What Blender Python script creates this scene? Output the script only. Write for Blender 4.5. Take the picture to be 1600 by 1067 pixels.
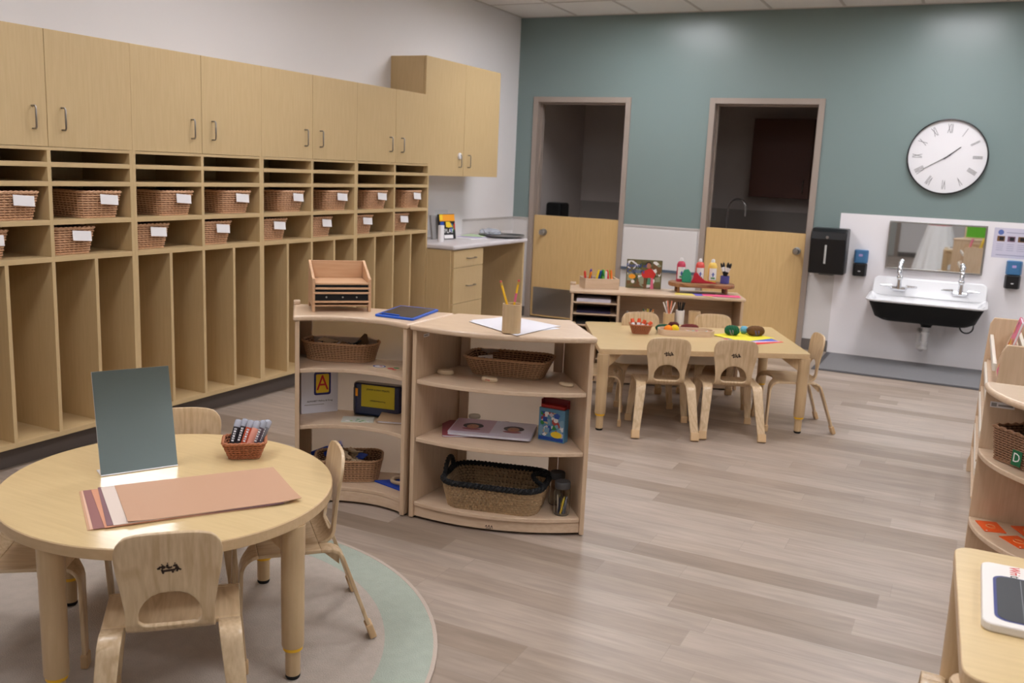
import bpy, bmesh, math, random
from mathutils import Vector, Matrix
R = math.radians
random.seed(7)
for o in list(bpy.data.objects): bpy.data.objects.remove(o)
SC = bpy.context.scene
COL = SC.collection

# ------------------------------------------------------------------ camera
FPX = 1451.8
cam = bpy.data.cameras.new('camera'); camo = bpy.data.objects.new('camera', cam); COL.objects.link(camo)
cam.sensor_width = 36; cam.lens = FPX * 36 / 1600
cam.clip_start = .05; cam.clip_end = 60
_y, _p, _r = R(25.876), R(10.5032), R(2.5165)
_F = Vector((-math.sin(_y) * math.cos(_p), math.cos(_y) * math.cos(_p), -math.sin(_p)))
_R0 = Vector((math.cos(_y), math.sin(_y), 0)); _U0 = _R0.cross(_F)
_RR = _R0 * math.cos(_r) + _U0 * math.sin(_r); _UU = -_R0 * math.sin(_r) + _U0 * math.cos(_r)
m = Matrix((( _RR.x, _UU.x, -_F.x, 4.1968), (_RR.y, _UU.y, -_F.y, -8.545), (_RR.z, _UU.z, -_F.z, 1.476), (0, 0, 0, 1)))
camo.matrix_world = m
cam.dof.use_dof = True; cam.dof.focus_distance = 3.3; cam.dof.aperture_fstop = 4.5
SC.camera = camo

# ------------------------------------------------------------------ exposure and world
SC.view_settings.view_transform = 'Standard'; SC.view_settings.look = 'None'
SC.view_settings.exposure = 0.0; SC.view_settings.gamma = 1; SC.view_settings.use_curve_mapping = False
W_ = bpy.data.worlds.new('world'); SC.world = W_; W_.use_nodes = True
W_.node_tree.nodes['Background'].inputs[0].default_value = (1.0, .97, .94, 1)
W_.node_tree.nodes['Background'].inputs[1].default_value = 0.0
LIGHT_W = 13.2        # emission of the ceiling panels
LIGHT_C = (1.0, 1.0, 1.05)

# ------------------------------------------------------------------ materials
def lin(c):
    c = [x / 255 for x in c]
    return tuple(x / 12.92 if x <= .04045 else ((x + .055) / 1.055) ** 2.4 for x in c) + (1,)
MATS = {}
def mat(name, col, rough=.5, metal=0., coat=0., bump=0., bscale=60., trans=0., alpha=1., emit=0., var=0., vscale=8., spec=.5, ior=1.45):
    if name in MATS: return MATS[name]
    mm = bpy.data.materials.new(name); mm.use_nodes = True; nt = mm.node_tree; b = nt.nodes['Principled BSDF']
    c = lin(col)
    b.inputs['Base Color'].default_value = c; b.inputs['Roughness'].default_value = rough
    b.inputs['Metallic'].default_value = metal; b.inputs['Coat Weight'].default_value = coat; b.inputs['Coat Roughness'].default_value = .12
    b.inputs['Transmission Weight'].default_value = trans; b.inputs['Alpha'].default_value = alpha; b.inputs['IOR'].default_value = ior
    b.inputs['Specular IOR Level'].default_value = spec
    if emit:
        b.inputs['Emission Color'].default_value = LIGHT_C + (1,); b.inputs['Emission Strength'].default_value = emit
    tc = nt.nodes.new('ShaderNodeTexCoord')
    n = nt.nodes.new('ShaderNodeTexNoise'); n.inputs['Scale'].default_value = vscale if var else bscale; n.inputs['Detail'].default_value = 3
    nt.links.new(tc.outputs['Object'], n.inputs['Vector'])
    if var:
        mx = nt.nodes.new('ShaderNodeMix'); mx.data_type = 'RGBA'
        mx.inputs[6].default_value = tuple(x * (1 - var) for x in c[:3]) + (1,)
        mx.inputs[7].default_value = tuple(min(1, x * (1 + var)) for x in c[:3]) + (1,)
        nt.links.new(n.outputs['Fac'], mx.inputs[0]); nt.links.new(mx.outputs[2], b.inputs['Base Color'])
    if bump:
        n2 = nt.nodes.new('ShaderNodeTexNoise'); n2.inputs['Scale'].default_value = bscale; n2.inputs['Detail'].default_value = 2
        nt.links.new(tc.outputs['Object'], n2.inputs['Vector'])
        bp = nt.nodes.new('ShaderNodeBump'); bp.inputs['Strength'].default_value = bump; bp.inputs['Distance'].default_value = .004
        nt.links.new(n2.outputs['Fac'], bp.inputs['Height']); nt.links.new(bp.outputs[0], b.inputs['Normal'])
    MATS[name] = mm; return mm

def wood(name, c1, c2, axis='z', rough=.42, scale=14., rings=.0, coat=.0):
    """fine stretched grain plus soft cathedral figure, along the given object axis"""
    if name in MATS: return MATS[name]
    mm = bpy.data.materials.new(name); mm.use_nodes = True; nt = mm.node_tree; b = nt.nodes['Principled BSDF']
    L = nt.links.new
    tc = nt.nodes.new('ShaderNodeTexCoord'); mp = nt.nodes.new('ShaderNodeMapping')
    s = {'x': (.07, 1, 1), 'y': (1, .07, 1), 'z': (1, 1, .07)}[axis]
    mp.inputs['Scale'].default_value = s; L(tc.outputs['Object'], mp.inputs[0])
    n1 = nt.nodes.new('ShaderNodeTexNoise'); n1.inputs['Scale'].default_value = scale * 9; n1.inputs['Detail'].default_value = 3; L(mp.outputs[0], n1.inputs['Vector'])
    mp2 = nt.nodes.new('ShaderNodeMapping'); s2 = {'x': (.25, 1, 1), 'y': (1, .25, 1), 'z': (1, 1, .25)}[axis]
    mp2.inputs['Scale'].default_value = s2; L(tc.outputs['Object'], mp2.inputs[0])
    n2 = nt.nodes.new('ShaderNodeTexNoise'); n2.inputs['Scale'].default_value = scale * .55; n2.inputs['Detail'].default_value = 2; n2.inputs['Distortion'].default_value = .6; L(mp2.outputs[0], n2.inputs['Vector'])
    ma = nt.nodes.new('ShaderNodeMath'); ma.operation = 'MULTIPLY'; ma.inputs[1].default_value = 9. ; L(n2.outputs['Fac'], ma.inputs[0])
    sn = nt.nodes.new('ShaderNodeMath'); sn.operation = 'SINE'; 
    m6 = nt.nodes.new('ShaderNodeMath'); m6.operation = 'MULTIPLY'; m6.inputs[1].default_value = 6.28; L(ma.outputs[0], m6.inputs[0]); L(m6.outputs[0], sn.inputs[0])
    mr = nt.nodes.new('ShaderNodeMapRange'); mr.inputs[1].default_value = .3; mr.inputs[2].default_value = 1; mr.inputs[3].default_value = 0; mr.inputs[4].default_value = rings
    L(sn.outputs[0], mr.inputs[0])
    mr1 = nt.nodes.new('ShaderNodeMapRange'); mr1.inputs[1].default_value = .3; mr1.inputs[2].default_value = .7; L(n1.outputs['Fac'], mr1.inputs[0])
    mr1.inputs[4].default_value = .75
    ad = nt.nodes.new('ShaderNodeMath'); ad.operation = 'ADD'; ad.use_clamp = True; L(mr1.outputs[0], ad.inputs[0]); L(mr.outputs[0], ad.inputs[1])
    mx = nt.nodes.new('ShaderNodeMix'); mx.data_type = 'RGBA'; mx.inputs[6].default_value = lin(c1); mx.inputs[7].default_value = lin(c2)
    L(ad.outputs[0], mx.inputs[0]); L(mx.outputs[2], b.inputs['Base Color'])
    b.inputs['Roughness'].default_value = rough; b.inputs['Coat Weight'].default_value = coat; b.inputs['Coat Roughness'].default_value = .15
    MATS[name] = mm; return mm

def floor_mat():
    mm = bpy.data.materials.new('vinyl_plank_floor'); mm.use_nodes = True; nt = mm.node_tree; b = nt.nodes['Principled BSDF']; L = nt.links.new
    N = nt.nodes.new
    tc = N('ShaderNodeTexCoord'); sp = N('ShaderNodeSeparateXYZ'); L(tc.outputs['Object'], sp.inputs[0])
    def M_(op, a, bb=None):
        n = N('ShaderNodeMath'); n.operation = op
        for i, v in enumerate((a, bb)):
            if v is None: continue
            if isinstance(v, (int, float)): n.inputs[i].default_value = v
            else: L(v, n.inputs[i])
        return n.outputs[0]
    row = M_('FLOOR', M_('DIVIDE', M_('ADD', sp.outputs[1], 5.318), .1255))
    w1 = N('ShaderNodeTexWhiteNoise'); w1.noise_dimensions = '1D'; L(row, w1.inputs['W'])
    xs = M_('DIVIDE', M_('ADD', sp.outputs[0], M_('MULTIPLY', w1.outputs['Value'], 3.7)), .92)
    colm = M_('FLOOR', xs)
    cb = N('ShaderNodeCombineXYZ'); L(row, cb.inputs[0]); L(colm, cb.inputs[1])
    w2 = N('ShaderNodeTexWhiteNoise'); w2.noise_dimensions = '3D'; L(cb.outputs[0], w2.inputs['Vector'])
    # grain per plank
    off = N('ShaderNodeVectorMath'); off.operation = 'SCALE'; off.inputs['Scale'].default_value = 30; L(w2.outputs['Color'], off.inputs[0])
    ad = N('ShaderNodeVectorMath'); ad.operation = 'ADD'; L(tc.outputs['Object'], ad.inputs[0]); L(off.outputs[0], ad.inputs[1])
    mp = N('ShaderNodeMapping'); mp.inputs['Scale'].default_value = (.09, 1, 1); L(ad.outputs[0], mp.inputs[0])
    n1 = N('ShaderNodeTexNoise'); n1.inputs['Scale'].default_value = 42; n1.inputs['Detail'].default_value = 5; n1.inputs['Distortion'].default_value = .5; L(mp.outputs[0], n1.inputs['Vector'])
    mp2 = N('ShaderNodeMapping'); mp2.inputs['Scale'].default_value = (.3, 1, 1); L(ad.outputs[0], mp2.inputs[0])
    n2 = N('ShaderNodeTexNoise'); n2.inputs['Scale'].default_value = 7; n2.inputs['Detail'].default_value = 3; n2.inputs['Distortion'].default_value = 1; L(mp2.outputs[0], n2.inputs['Vector'])
    cr = N('ShaderNodeValToRGB'); cr.color_ramp.elements[0].position = 0.05; cr.color_ramp.elements[0].color = lin((148, 130, 114))
    cr.color_ramp.elements[1].position = .85; cr.color_ramp.elements[1].color = lin((175, 159, 145))
    e = cr.color_ramp.elements.new(.35); e.color = lin((162, 145, 130))
    L(w2.outputs['Value'], cr.inputs[0])
    def rng(v, a, b_, c, d):
        n = N('ShaderNodeMapRange'); L(v, n.inputs[0])
        for i, q in enumerate((a, b_, c, d)): n.inputs[i + 1].default_value = q
        return n.outputs[0]
    g = M_('MULTIPLY', rng(n1.outputs['Fac'], .3, .7, .84, 1.08), rng(n2.outputs['Fac'], .3, .7, .9, 1.07))
    fr = M_('FRACT', M_('DIVIDE', M_('ADD', sp.outputs[1], 5.318), .1255))
    e1 = M_('LESS_THAN', fr, .018); e2 = M_('LESS_THAN', M_('FRACT', xs), .0025)
    seam = M_('SUBTRACT', 1, M_('MULTIPLY', M_('MAXIMUM', e1, e2), .16))
    g = M_('MULTIPLY', g, seam)
    mx = N('ShaderNodeVectorMath'); mx.operation = 'SCALE'; L(cr.outputs[0], mx.inputs[0]); L(g, mx.inputs['Scale'])
    L(mx.outputs[0], b.inputs['Base Color'])
    b.inputs['Roughness'].default_value = .42; b.inputs['Specular IOR Level'].default_value = .6
    bp = N('ShaderNodeBump'); bp.inputs['Strength'].default_value = .12; bp.inputs['Distance'].default_value = .001; L(n1.outputs['Fac'], bp.inputs['Height']); L(bp.outputs[0], b.inputs['Normal'])
    return mm

def ceil_mat():
    mm = bpy.data.materials.new('ceiling_tile_grid'); mm.use_nodes = True; nt = mm.node_tree; b = nt.nodes['Principled BSDF']; L = nt.links.new; N = nt.nodes.new
    tc = N('ShaderNodeTexCoord'); n = N('ShaderNodeTexNoise'); n.inputs['Scale'].default_value = 120; L(tc.outputs['Object'], n.inputs['Vector'])
    mr = N('ShaderNodeMix'); mr.data_type = 'RGBA'; mr.inputs[6].default_value = lin((224, 220, 216)); mr.inputs[7].default_value = lin((240, 238, 234)); L(n.outputs['Fac'], mr.inputs[0]); L(mr.outputs[2], b.inputs['Base Color'])
    b.inputs['Roughness'].default_value = .9
    return mm

# wood families
W_LAM = wood('maple_laminate', (203, 176, 131), (194, 166, 121), 'z', .4, 10)
W_LAMY = wood('maple_laminate_lengthwise', (203, 176, 131), (194, 166, 121), 'y', .4, 10)
W_TOP = wood('maple_laminate_table_top', (219, 192, 142), (207, 179, 129), 'x', .33, 8, coat=.25)
W_EDGE = wood('beech_edge_band', (208, 178, 138), (197, 166, 125), 'x', .4, 8)
W_PLY = wood('birch_plywood_seat', (216, 190, 154), (192, 162, 124), 'y', .36, 12, .5, coat=.2)
W_PLYZ = wood('birch_plywood_upright', (216, 190, 154), (192, 162, 124), 'z', .36, 12, .5, coat=.2)
W_MAP = wood('solid_maple_x', (216, 190, 162), (202, 172, 142), 'x', .38, 10, .12, coat=.15)
W_MAPZ = wood('solid_maple_z', (212, 184, 154), (198, 168, 136), 'z', .38, 10, .12, coat=.15)
W_LEG = wood('maple_leg', (206, 177, 138), (195, 164, 123), 'z', .38, 10)
W_DOOR = wood('maple_door_veneer', (216, 182, 127), (204, 169, 114), 'z', .4, 8)
W_DARK = wood('acacia_tray', (176, 128, 86), (120, 78, 48), 'x', .4, 12, .6)
W_BEECH = wood('beech_organizer', (210, 169, 132), (197, 153, 113), 'x', .4, 12)
M_WICK = mat('wicker_pale', (212, 168, 132), .6, var=.28, vscale=90)
M_WICKD = mat('wicker_mid', (186, 146, 110), .6, var=.3, vscale=90)
M_WICKR = mat('wicker_red_brown', (178, 112, 76), .6, var=.3, vscale=90)
M_WICKB = mat('wicker_dark_brown', (150, 112, 84), .6, var=.3, vscale=90)
M_SEAG = mat('seagrass', (180, 152, 116), .75, var=.35, vscale=70)
M_BLKR = mat('black_rope', (15, 15, 16), .7, bump=.4)
M_WHITE = mat('white_paint_wall', (232, 228, 228), .75, bump=.05, bscale=300)
M_WAINS = mat('wainscot_panel', (216, 212, 210), .5)
M_PANEL = mat('white_splash_panel', (238, 234, 236), .4)
M_TEAL = mat('teal_paint', (124, 140, 139), .27, bump=.06, bscale=300)
M_FRAME = mat('taupe_door_frame', (158, 144, 134), .45)
M_BASE = mat('grey_rubber_base', (104, 98, 94), .55)
M_KICK = mat('dark_toe_kick', (96, 86, 80), .55)
M_STEEL = mat('brushed_steel', (170, 168, 165), .3, metal=1)
M_CHROME = mat('chrome', (225, 225, 228), .07, metal=1)
M_NICK = mat('satin_nickel', (150, 145, 140), .35, metal=1)
M_MIRROR = mat('mirror_glass', (235, 238, 238), .02, metal=1)
M_BLACK = mat('black_plastic', (20, 20, 22), .35)
M_DBLACK = mat('flat_black', (12, 12, 12), .7)
M_RUBBER = mat('black_rubber', (18, 18, 18), .8)
M_ENAM = mat('white_enamel', (236, 236, 238), .12, coat=.8)
M_PVC = mat('white_pvc', (225, 222, 222), .4)
M_BLUEP = mat('blue_translucent_soap', (74, 128, 176), .3, trans=.25)
M_YEL = mat('yellow_ring', (238, 186, 44), .45)
M_PAPER = mat('white_paper', (218, 216, 222), .8)
M_TAG = mat('white_tag_card', (232, 228, 228), .7)
M_COUNT = mat('speckled_counter', (214, 208, 210), .3, var=.05, vscale=200)
M_CLEAR = mat('clear_plastic', (245, 248, 250), .08, trans=1., ior=1.1)
M_GLASS = mat('jar_glass', (250, 252, 252), .03, trans=1., ior=1.2)
M_CAP = mat('tan_foot_cap', (206, 172, 130), .5)

def frost():
    mm = bpy.data.materials.new('translucent_back_sheet'); mm.use_nodes = True; nt = mm.node_tree; b = nt.nodes['Principled BSDF']
    b.inputs['Base Color'].default_value = lin((240, 234, 226)); b.inputs['Roughness'].default_value = .28; b.inputs['Transmission Weight'].default_value = .82; b.inputs['IOR'].default_value = 1.25
    b.inputs['Coat Weight'].default_value = .5; b.inputs['Coat Roughness'].default_value = .25
    return mm
M_FROST = frost()

# ------------------------------------------------------------------ mesh helpers
def link(name, bm, m, parent=None, bevel=0., smooth=False, seg=2):
    bmesh.ops.recalc_face_normals(bm, faces=bm.faces)
    me = bpy.data.meshes.new(name); bm.to_mesh(me); bm.free()
    o = bpy.data.objects.new(name, me); COL.objects.link(o)
    for q in (m if isinstance(m, (list, tuple)) else [m]): me.materials.append(q)
    if parent is not None: o.parent = parent
    if bevel:
        bv = o.modifiers.new('bevel', 'BEVEL'); bv.width = bevel; bv.segments = seg; bv.limit_method = 'ANGLE'; bv.angle_limit = R(40)
    if smooth:
        for p in me.polygons: p.use_smooth = True
        try: me.set_sharp_from_angle(angle=R(40))
        except Exception: pass
    return o
def NB(): return bmesh.new()
def box(bm, x0, x1, y0, y1, z0, z1, mi=0, rz=0, c=None):
    vs = [bm.verts.new((x, y, z)) for z in (z0, z1) for y in (y0, y1) for x in (x0, x1)]
    for f in ((0, 2, 3, 1), (4, 5, 7, 6), (0, 1, 5, 4), (2, 6, 7, 3), (0, 4, 6, 2), (1, 3, 7, 5)):
        q = bm.faces.new([vs[i] for i in f]); q.material_index = mi
    if rz:
        c = c or Vector(((x0 + x1) / 2, (y0 + y1) / 2, 0)); bmesh.ops.rotate(bm, verts=vs, cent=c, matrix=Matrix.Rotation(rz, 3, 'Z'))
    return vs
def lathe(bm, prof, n=24, c=(0, 0), mi=0, sx=1, sy=1, close=True):
    rings = []
    for r, z in prof:
        rings.append([bm.verts.new((c[0] + sx * r * math.cos(2 * math.pi * i / n), c[1] + sy * r * math.sin(2 * math.pi * i / n), z)) for i in range(n)])
    for a, b in zip(rings, rings[1:]):
        for i in range(n):
            f = bm.faces.new((a[i], a[(i + 1) % n], b[(i + 1) % n], b[i])); f.material_index = mi
    if close:
        for rg in (rings[0], rings[-1]):
            try: f = bm.faces.new(rg); f.material_index = mi
            except Exception: pass
    return rings
def prism(bm, poly, z0, z1, mi=0):
    a = [bm.verts.new((x, y, z0)) for x, y in poly]; b = [bm.verts.new((x, y, z1)) for x, y in poly]
    n = len(poly)
    for q in (a, b):
        f = bm.faces.new(q); f.material_index = mi
    for i in range(n):
        f = bm.faces.new((a[i], a[(i + 1) % n], b[(i + 1) % n], b[i])); f.material_index = mi
    return a + b
def tube(bm, pts, r, n=8, closed=False, mi=0, rr=None, cap=True):
    pts = [Vector(p) for p in pts]; N_ = len(pts); rings = []; up = None
    for i, p in enumerate(pts):
        if closed: t = (pts[(i + 1) % N_] - pts[i - 1])
        else: t = pts[min(i + 1, N_ - 1)] - pts[max(i - 1, 0)]
        if t.length < 1e-9: t = Vector((0, 0, 1))
        t.normalize()
        if up is None:
            up = Vector((0, 0, 1)) if abs(t.z) < .9 else Vector((1, 0, 0))
        up = (up - t * up.dot(t)); 
        if up.length < 1e-6: up = t.orthogonal()
        up.normalize(); s = t.cross(up); q = rr[i] if rr else r
        rings.append([bm.verts.new(p + up * q * math.cos(2 * math.pi * k / n) + s * q * math.sin(2 * math.pi * k / n)) for k in range(n)])
    rg = list(zip(rings, rings[1:])) + ([(rings[-1], rings[0])] if closed else [])
    for a, b in rg:
        for k in range(n):
            f = bm.faces.new((a[k], a[(k + 1) % n], b[(k + 1) % n], b[k])); f.material_index = mi
    if not closed and cap:
        for q in (rings[0], rings[-1]):
            f = bm.faces.new(q); f.material_index = mi
def grid(bm, rows, closed=False, mi=0):
    vs = [[bm.verts.new(p) for p in r] for r in rows]
    for a, b in zip(vs, vs[1:]):
        n = len(a)
        for i in range(n if closed else n - 1):
            f = bm.faces.new((a[i], a[(i + 1) % n], b[(i + 1) % n], b[i])); f.material_index = mi
    return vs
def ball(bm, c, r, sx=1, sy=1, sz=1, u=12, v=8, mi=0):
    mtx = Matrix.Translation(c) @ Matrix.Diagonal((r * sx, r * sy, r * sz, 1))
    g = bmesh.ops.create_uvsphere(bm, u_segments=u, v_segments=v, radius=1, matrix=mtx)
    for f in {f for q in g['verts'] for f in q.link_faces}: f.material_index = mi
def thing(name, label, cat, loc=(0, 0, 0), rz=0, group=None):
    o = bpy.data.objects.new(name, None); COL.objects.link(o); o.empty_display_size = .05
    o.location = loc; o.rotation_euler = (0, 0, rz); o['label'] = label; o['category'] = cat
    if group: o['group'] = group
    return o
def tag(o, label, cat, group=None, kind=None):
    o['label'] = label; o['category'] = cat
    if group: o['group'] = group
    if kind: o['kind'] = kind
    return o
def struct(o): o['kind'] = 'structure'; return o
def at(o, loc, rz=0, rot=None):
    o.location = loc
    o.rotation_euler = rot if rot else (0, 0, rz)
    return o
CH = {}
def kids(o): return [c for c in bpy.data.objects if c.parent is o]
def dup(root, loc, rz, label, group=None):
    r = root.copy(); COL.objects.link(r); r.location = loc; r.rotation_euler = (0, 0, rz); r['label'] = label
    if group: r['group'] = group
    for ch in kids(root):
        c = ch.copy(); COL.objects.link(c); c.parent = r
        for g in kids(ch):
            d = g.copy(); COL.objects.link(d); d.parent = c
    return r
def text(name, s, size, m, parent, loc, rot=(R(90), 0, 0), depth=.0004, align='CENTER'):
    cu = bpy.data.curves.new(name, 'FONT'); cu.body = s; cu.size = size; cu.extrude = depth; cu.align_x = align; cu.align_y = 'CENTER'; cu.resolution_u = 2
    o = bpy.data.objects.new(name, cu); COL.objects.link(o); o.location = loc; o.rotation_euler = rot
    cu.materials.append(m)
    dg = bpy.context.evaluated_depsgraph_get(); dg.update()
    me = bpy.data.meshes.new_from_object(o.evaluated_get(dg)); bpy.data.objects.remove(o); bpy.data.curves.remove(cu)
    me.name = name; o = bpy.data.objects.new(name, me); COL.objects.link(o); o.location = loc; o.rotation_euler = rot
    if not me.materials: me.materials.append(m)
    if parent is not None: o.parent = parent
    return o
def rrect(w, d, r, n=5):
    """rounded rectangle outline, centred"""
    out = []
    for cx, cy, a0 in ((w / 2 - r, d / 2 - r, 0), (-w / 2 + r, d / 2 - r, 90), (-w / 2 + r, -d / 2 + r, 180), (w / 2 - r, -d / 2 + r, 270)):
        for k in range(n + 1):
            a = R(a0 + 90 * k / n); out.append((cx + r * math.cos(a), cy + r * math.sin(a)))
    return out
def resample(poly, n):
    P = [Vector(p) for p in poly]; P.append(P[0]); L = [0]
    for a, b in zip(P, P[1:]): L.append(L[-1] + (b - a).length)
    out = []; j = 0
    for k in range(n):
        t = L[-1] * k / n
        while L[j + 1] < t: j += 1
        f = (t - L[j]) / max(1e-9, L[j + 1] - L[j]); out.append(P[j].lerp(P[j + 1], f))
    return out

# ------------------------------------------------------------------ room shell
H = 2.935; RX = 8.4; RY = -13.0; T = .12
d1l, d1r, d2l, d2r = .180, 1.189, 1.9385, 2.9416; FRW = .0508; DT = 2.134; ZR = 1.001
bm = NB(); box(bm, -.2, RX + .2, RY - .2, 0.0, -.1, 0); struct(link('floor', bm, floor_mat()))
bm = NB(); box(bm, -T, 0, RY, .0, 0, H); struct(link('wall_left', bm, M_WHITE))
bm = NB(); box(bm, RX, RX + T, RY, .0, 0, H); struct(link('wall_right', bm, mat('pale_teal_paint', (176, 194, 194), .5)))
bm = NB(); box(bm, -T, RX + T, RY - T, RY, 0, H); struct(link('wall_behind', bm, M_WHITE))
# back wall with two openings: teal over the rail, panel under it
bm = NB()
ox = [(-T, d1l + .02), (d1r - .02, d2l + .02), (d2r - .02, RX + T)]
for a, b in ox:
    box(bm, a, b, 0, .15, ZR, H, 0); box(bm, a, b, 0, .15, 0, ZR, 1)
for a, b in ((d1l + .02, d1r - .02), (d2l + .02, d2r - .02)): box(bm, a, b, 0, .15, DT + .02, H, 0)
struct(link('wall_back', bm, [M_TEAL, M_WAINS]))
bm = NB()
for a, b in ((0, d1l), (d1r, d2l), (d2r, 3.163)):
    box(bm, a, b, -.006, 0, ZR - .016, ZR + .004)
box(bm, 0, .006, -1.05, 0, ZR - .016, ZR + .004)
struct(link('trim_1', bm, mat('wainscot_rail', (186, 180, 176), .4), bevel=.0015))
bm = NB(); box(bm, 0, .003, -1.05, 0, .868, ZR - .01); struct(link('trim_2', bm, M_WAINS))
for nm, args in (('baseboard_back', [(d2r, 3.163, -.012, 0), (d1r, d2l, -.012, 0), (0, d1l, -.012, 0)]), ('baseboard_left', [(0, .012, -.89, 0), (0, .012, RY, -6.1)]),
                 ('baseboard_behind', [(0, RX, RY, RY + .012)]), ('baseboard_right', [(RX - .012, RX, RY, 0)])):
    bm = NB()
    for x0, x1, y0, y1 in args: box(bm, x0, x1, y0, y1, 0, .1)
    struct(link(nm, bm, M_BASE, bevel=.003))
# ceiling with real holes for the light panels
FX = [(1.215 + .607 * 4 * i, 1.815 + .607 * 4 * i) for i in range(3)]
FY = [(-1.915 - .61 * k, -.705 - .61 * k) for k in (0, 5, 9, 13, 17)]
bm = NB()
xs = [-T] + [v for p in FX for v in p] + [RX + T]; ys = [RY - T] + [v for p in reversed(FY) for v in p] + [.15]
for i in range(len(xs) - 1):
    for j in range(len(ys) - 1):
        if i % 2 == 1 and j % 2 == 1: continue
        box(bm, xs[i], xs[i + 1], ys[j], ys[j + 1], H, H + .02)
bmesh.ops.remove_doubles(bm, verts=bm.verts, dist=1e-5)
struct(link('ceiling', bm, ceil_mat()))
bm = NB()
k = 0; x = -.012
while x < RX:
    box(bm, x - .012, x + .012, RY, 0, H - .004, H + .001); x += .607
y = -.698
while y > RY:
    box(bm, 0, RX, y - .012, y + .012, H - .0035, H + .001); y -= 1.22
for x0, x1, y0, y1 in ((0, .02, RY, 0), (0, RX, -.02, 0)): box(bm, x0, x1, y0, y1, H - .005, H)
struct(link('trim_3', bm, mat('ceiling_grid_bars', (196, 190, 184), .5)))
M_LAMP = mat('light_diffuser', (255, 252, 246), .5, emit=LIGHT_W)
M_LAMPF = mat('light_diffuser_front', (255, 252, 246), .5, emit=LIGHT_W * 1.4)
M_LAMPD = mat('light_diffuser_dimmed', (255, 252, 246), .5, emit=LIGHT_W * .28)
wrow = ['nearest the teal wall', 'second from the teal wall', 'over the middle of the room', 'over the photographer', 'at the far back of the room']
wcol = ['left', 'middle', 'right']
for j, (y0, y1) in enumerate(FY):
    for i, (x0, x1) in enumerate(FX):
        cx, cy = (x0 + x1) / 2, (y0 + y1) / 2; w, d = (x1 - x0) / 2, (y1 - y0) / 2
        t = thing('ceiling_light', 'recessed white ceiling light panel in the %s column, %s' % (wcol[i], wrow[j]), 'ceiling light', (cx, cy, H), 0, 'recessed ceiling lights')
        bm = NB()
        for a, b, c, e in ((-w, -w + .02, -d, d), (w - .02, w, -d, d), (-w + .02, w - .02, -d, -d + .02), (-w + .02, w - .02, d - .02, d)): box(bm, a, b, c, e, 0.0, .085)
        box(bm, -w, w, -d, d, .085, .095)
        link('light_frame', bm, mat('light_housing', (225, 222, 218), .6), t)
        bm = NB(); box(bm, -w + .021, w - .021, -d + .021, d - .021, .055, .062); link('light_diffuser', bm, (M_LAMPF, M_LAMP, M_LAMP, M_LAMPD, M_LAMPD)[j], t)

# doors: steel frame, half leaf, dark room behind
def door(n, xl, xr, knob_x, kick, ztop):
    e = bpy.data.objects.new('door_%d' % n, None); COL.objects.link(e); e['kind'] = 'structure'; e.location = (xl, 0, 0)
    w = xr - xl
    bm = NB()
    for a, b in ((0, FRW), (w - FRW, w)): box(bm, a, b, -.015, .16, 0, DT + FRW)
    box(bm, FRW, w - FRW, -.015, .16, DT, DT + FRW)
    for a, b in ((FRW, FRW + .016), (w - FRW - .016, w - FRW)): box(bm, a, b, .06, .10, 0, DT)
    box(bm, FRW + .016, w - FRW - .016, .06, .10, DT - .016, DT)
    link('door_frame', bm, M_FRAME, e, bevel=.002)
    bm = NB(); box(bm, FRW + .004, w - FRW - .004, .012, .056, .012, ztop); link('door_leaf', bm, W_DOOR, e, bevel=.002)
    bm = NB(); prof = [(.0, -.0), (.034, -.0), (.034, -.008), (.014, -.012), (.014, -.04), (.026, -.046), (.029, -.06), (.022, -.07), (0.001, -.072)]
    lathe(bm, prof, 20); bmesh.ops.rotate(bm, verts=bm.verts, cent=(0, 0, 0), matrix=Matrix.Rotation(R(-90), 3, 'X'))
    h = link('door_handle', bm, M_STEEL, e, smooth=True); h.location = (knob_x - xl, .012, .868); 
    if kick:
        bm = NB(); box(bm, FRW + .03, w - FRW - .03, .009, .012, .03, .31); link('kick_plate', bm, M_STEEL, e)
    return e
door(1, d1l, d1r, .347, True, 1.035)
door(2, d2l, d2r, 2.822, False, 1.025)
# small rooms behind the half doors
M_ROOM = mat('unlit_room_wall', (214, 204, 198), .8)
bm = NB()
for a, b in ((0.02, 1.42), (1.5, 3.3)):
    box(bm, a - .05, a, .15, 1.75, 0, H); box(bm, b, b + .05, .15, 1.75, 0, H); box(bm, a, b, 1.75, 1.8, 0, H); box(bm, a, b, .15, 1.75, H - .3, H - .25)
struct(link('wall_small_rooms', bm, M_ROOM))
bm = NB(); box(bm, -.1, 3.4, 0.0, 1.8, -.1, 0); struct(link('floor_small_rooms', bm, mat('tile_floor_grey', (120, 112, 104), .6)))
bm = NB(); box(bm, .02, 1.42, 1.742, 1.75, 0, 1.15); box(bm, 1.5, 3.3, 1.742, 1.75, 0, 1.15); struct(link('trim_4', bm, mat('tile_wainscot', (170, 162, 156), .4)))
bm = NB(); box(bm, 2.05, 3.28, 1.4, 1.745, 1.3, 2.1); o = link('cabinet_body', bm, mat('dark_cherry', (92, 52, 38), .5))
t = thing('wall_cabinet', 'brown wall cabinet in the dark room behind the right half door', 'cabinet'); o.parent = t
for a in (2.055, 2.67):
    bm = NB(); box(bm, a, a + .605, 1.38, 1.4, 1.305, 2.095); dd = link('cabinet_door', bm, MATS['dark_cherry'], t, bevel=.002)
    bm = NB(); xx = 2.6 if a < 2.5 else 2.73
    tube(bm, [(xx, 1.38, 1.36), (xx, 1.35, 1.37), (xx, 1.35, 1.47), (xx, 1.38, 1.48)], .005); link('cabinet_handle', bm, M_NICK, dd)
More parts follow.
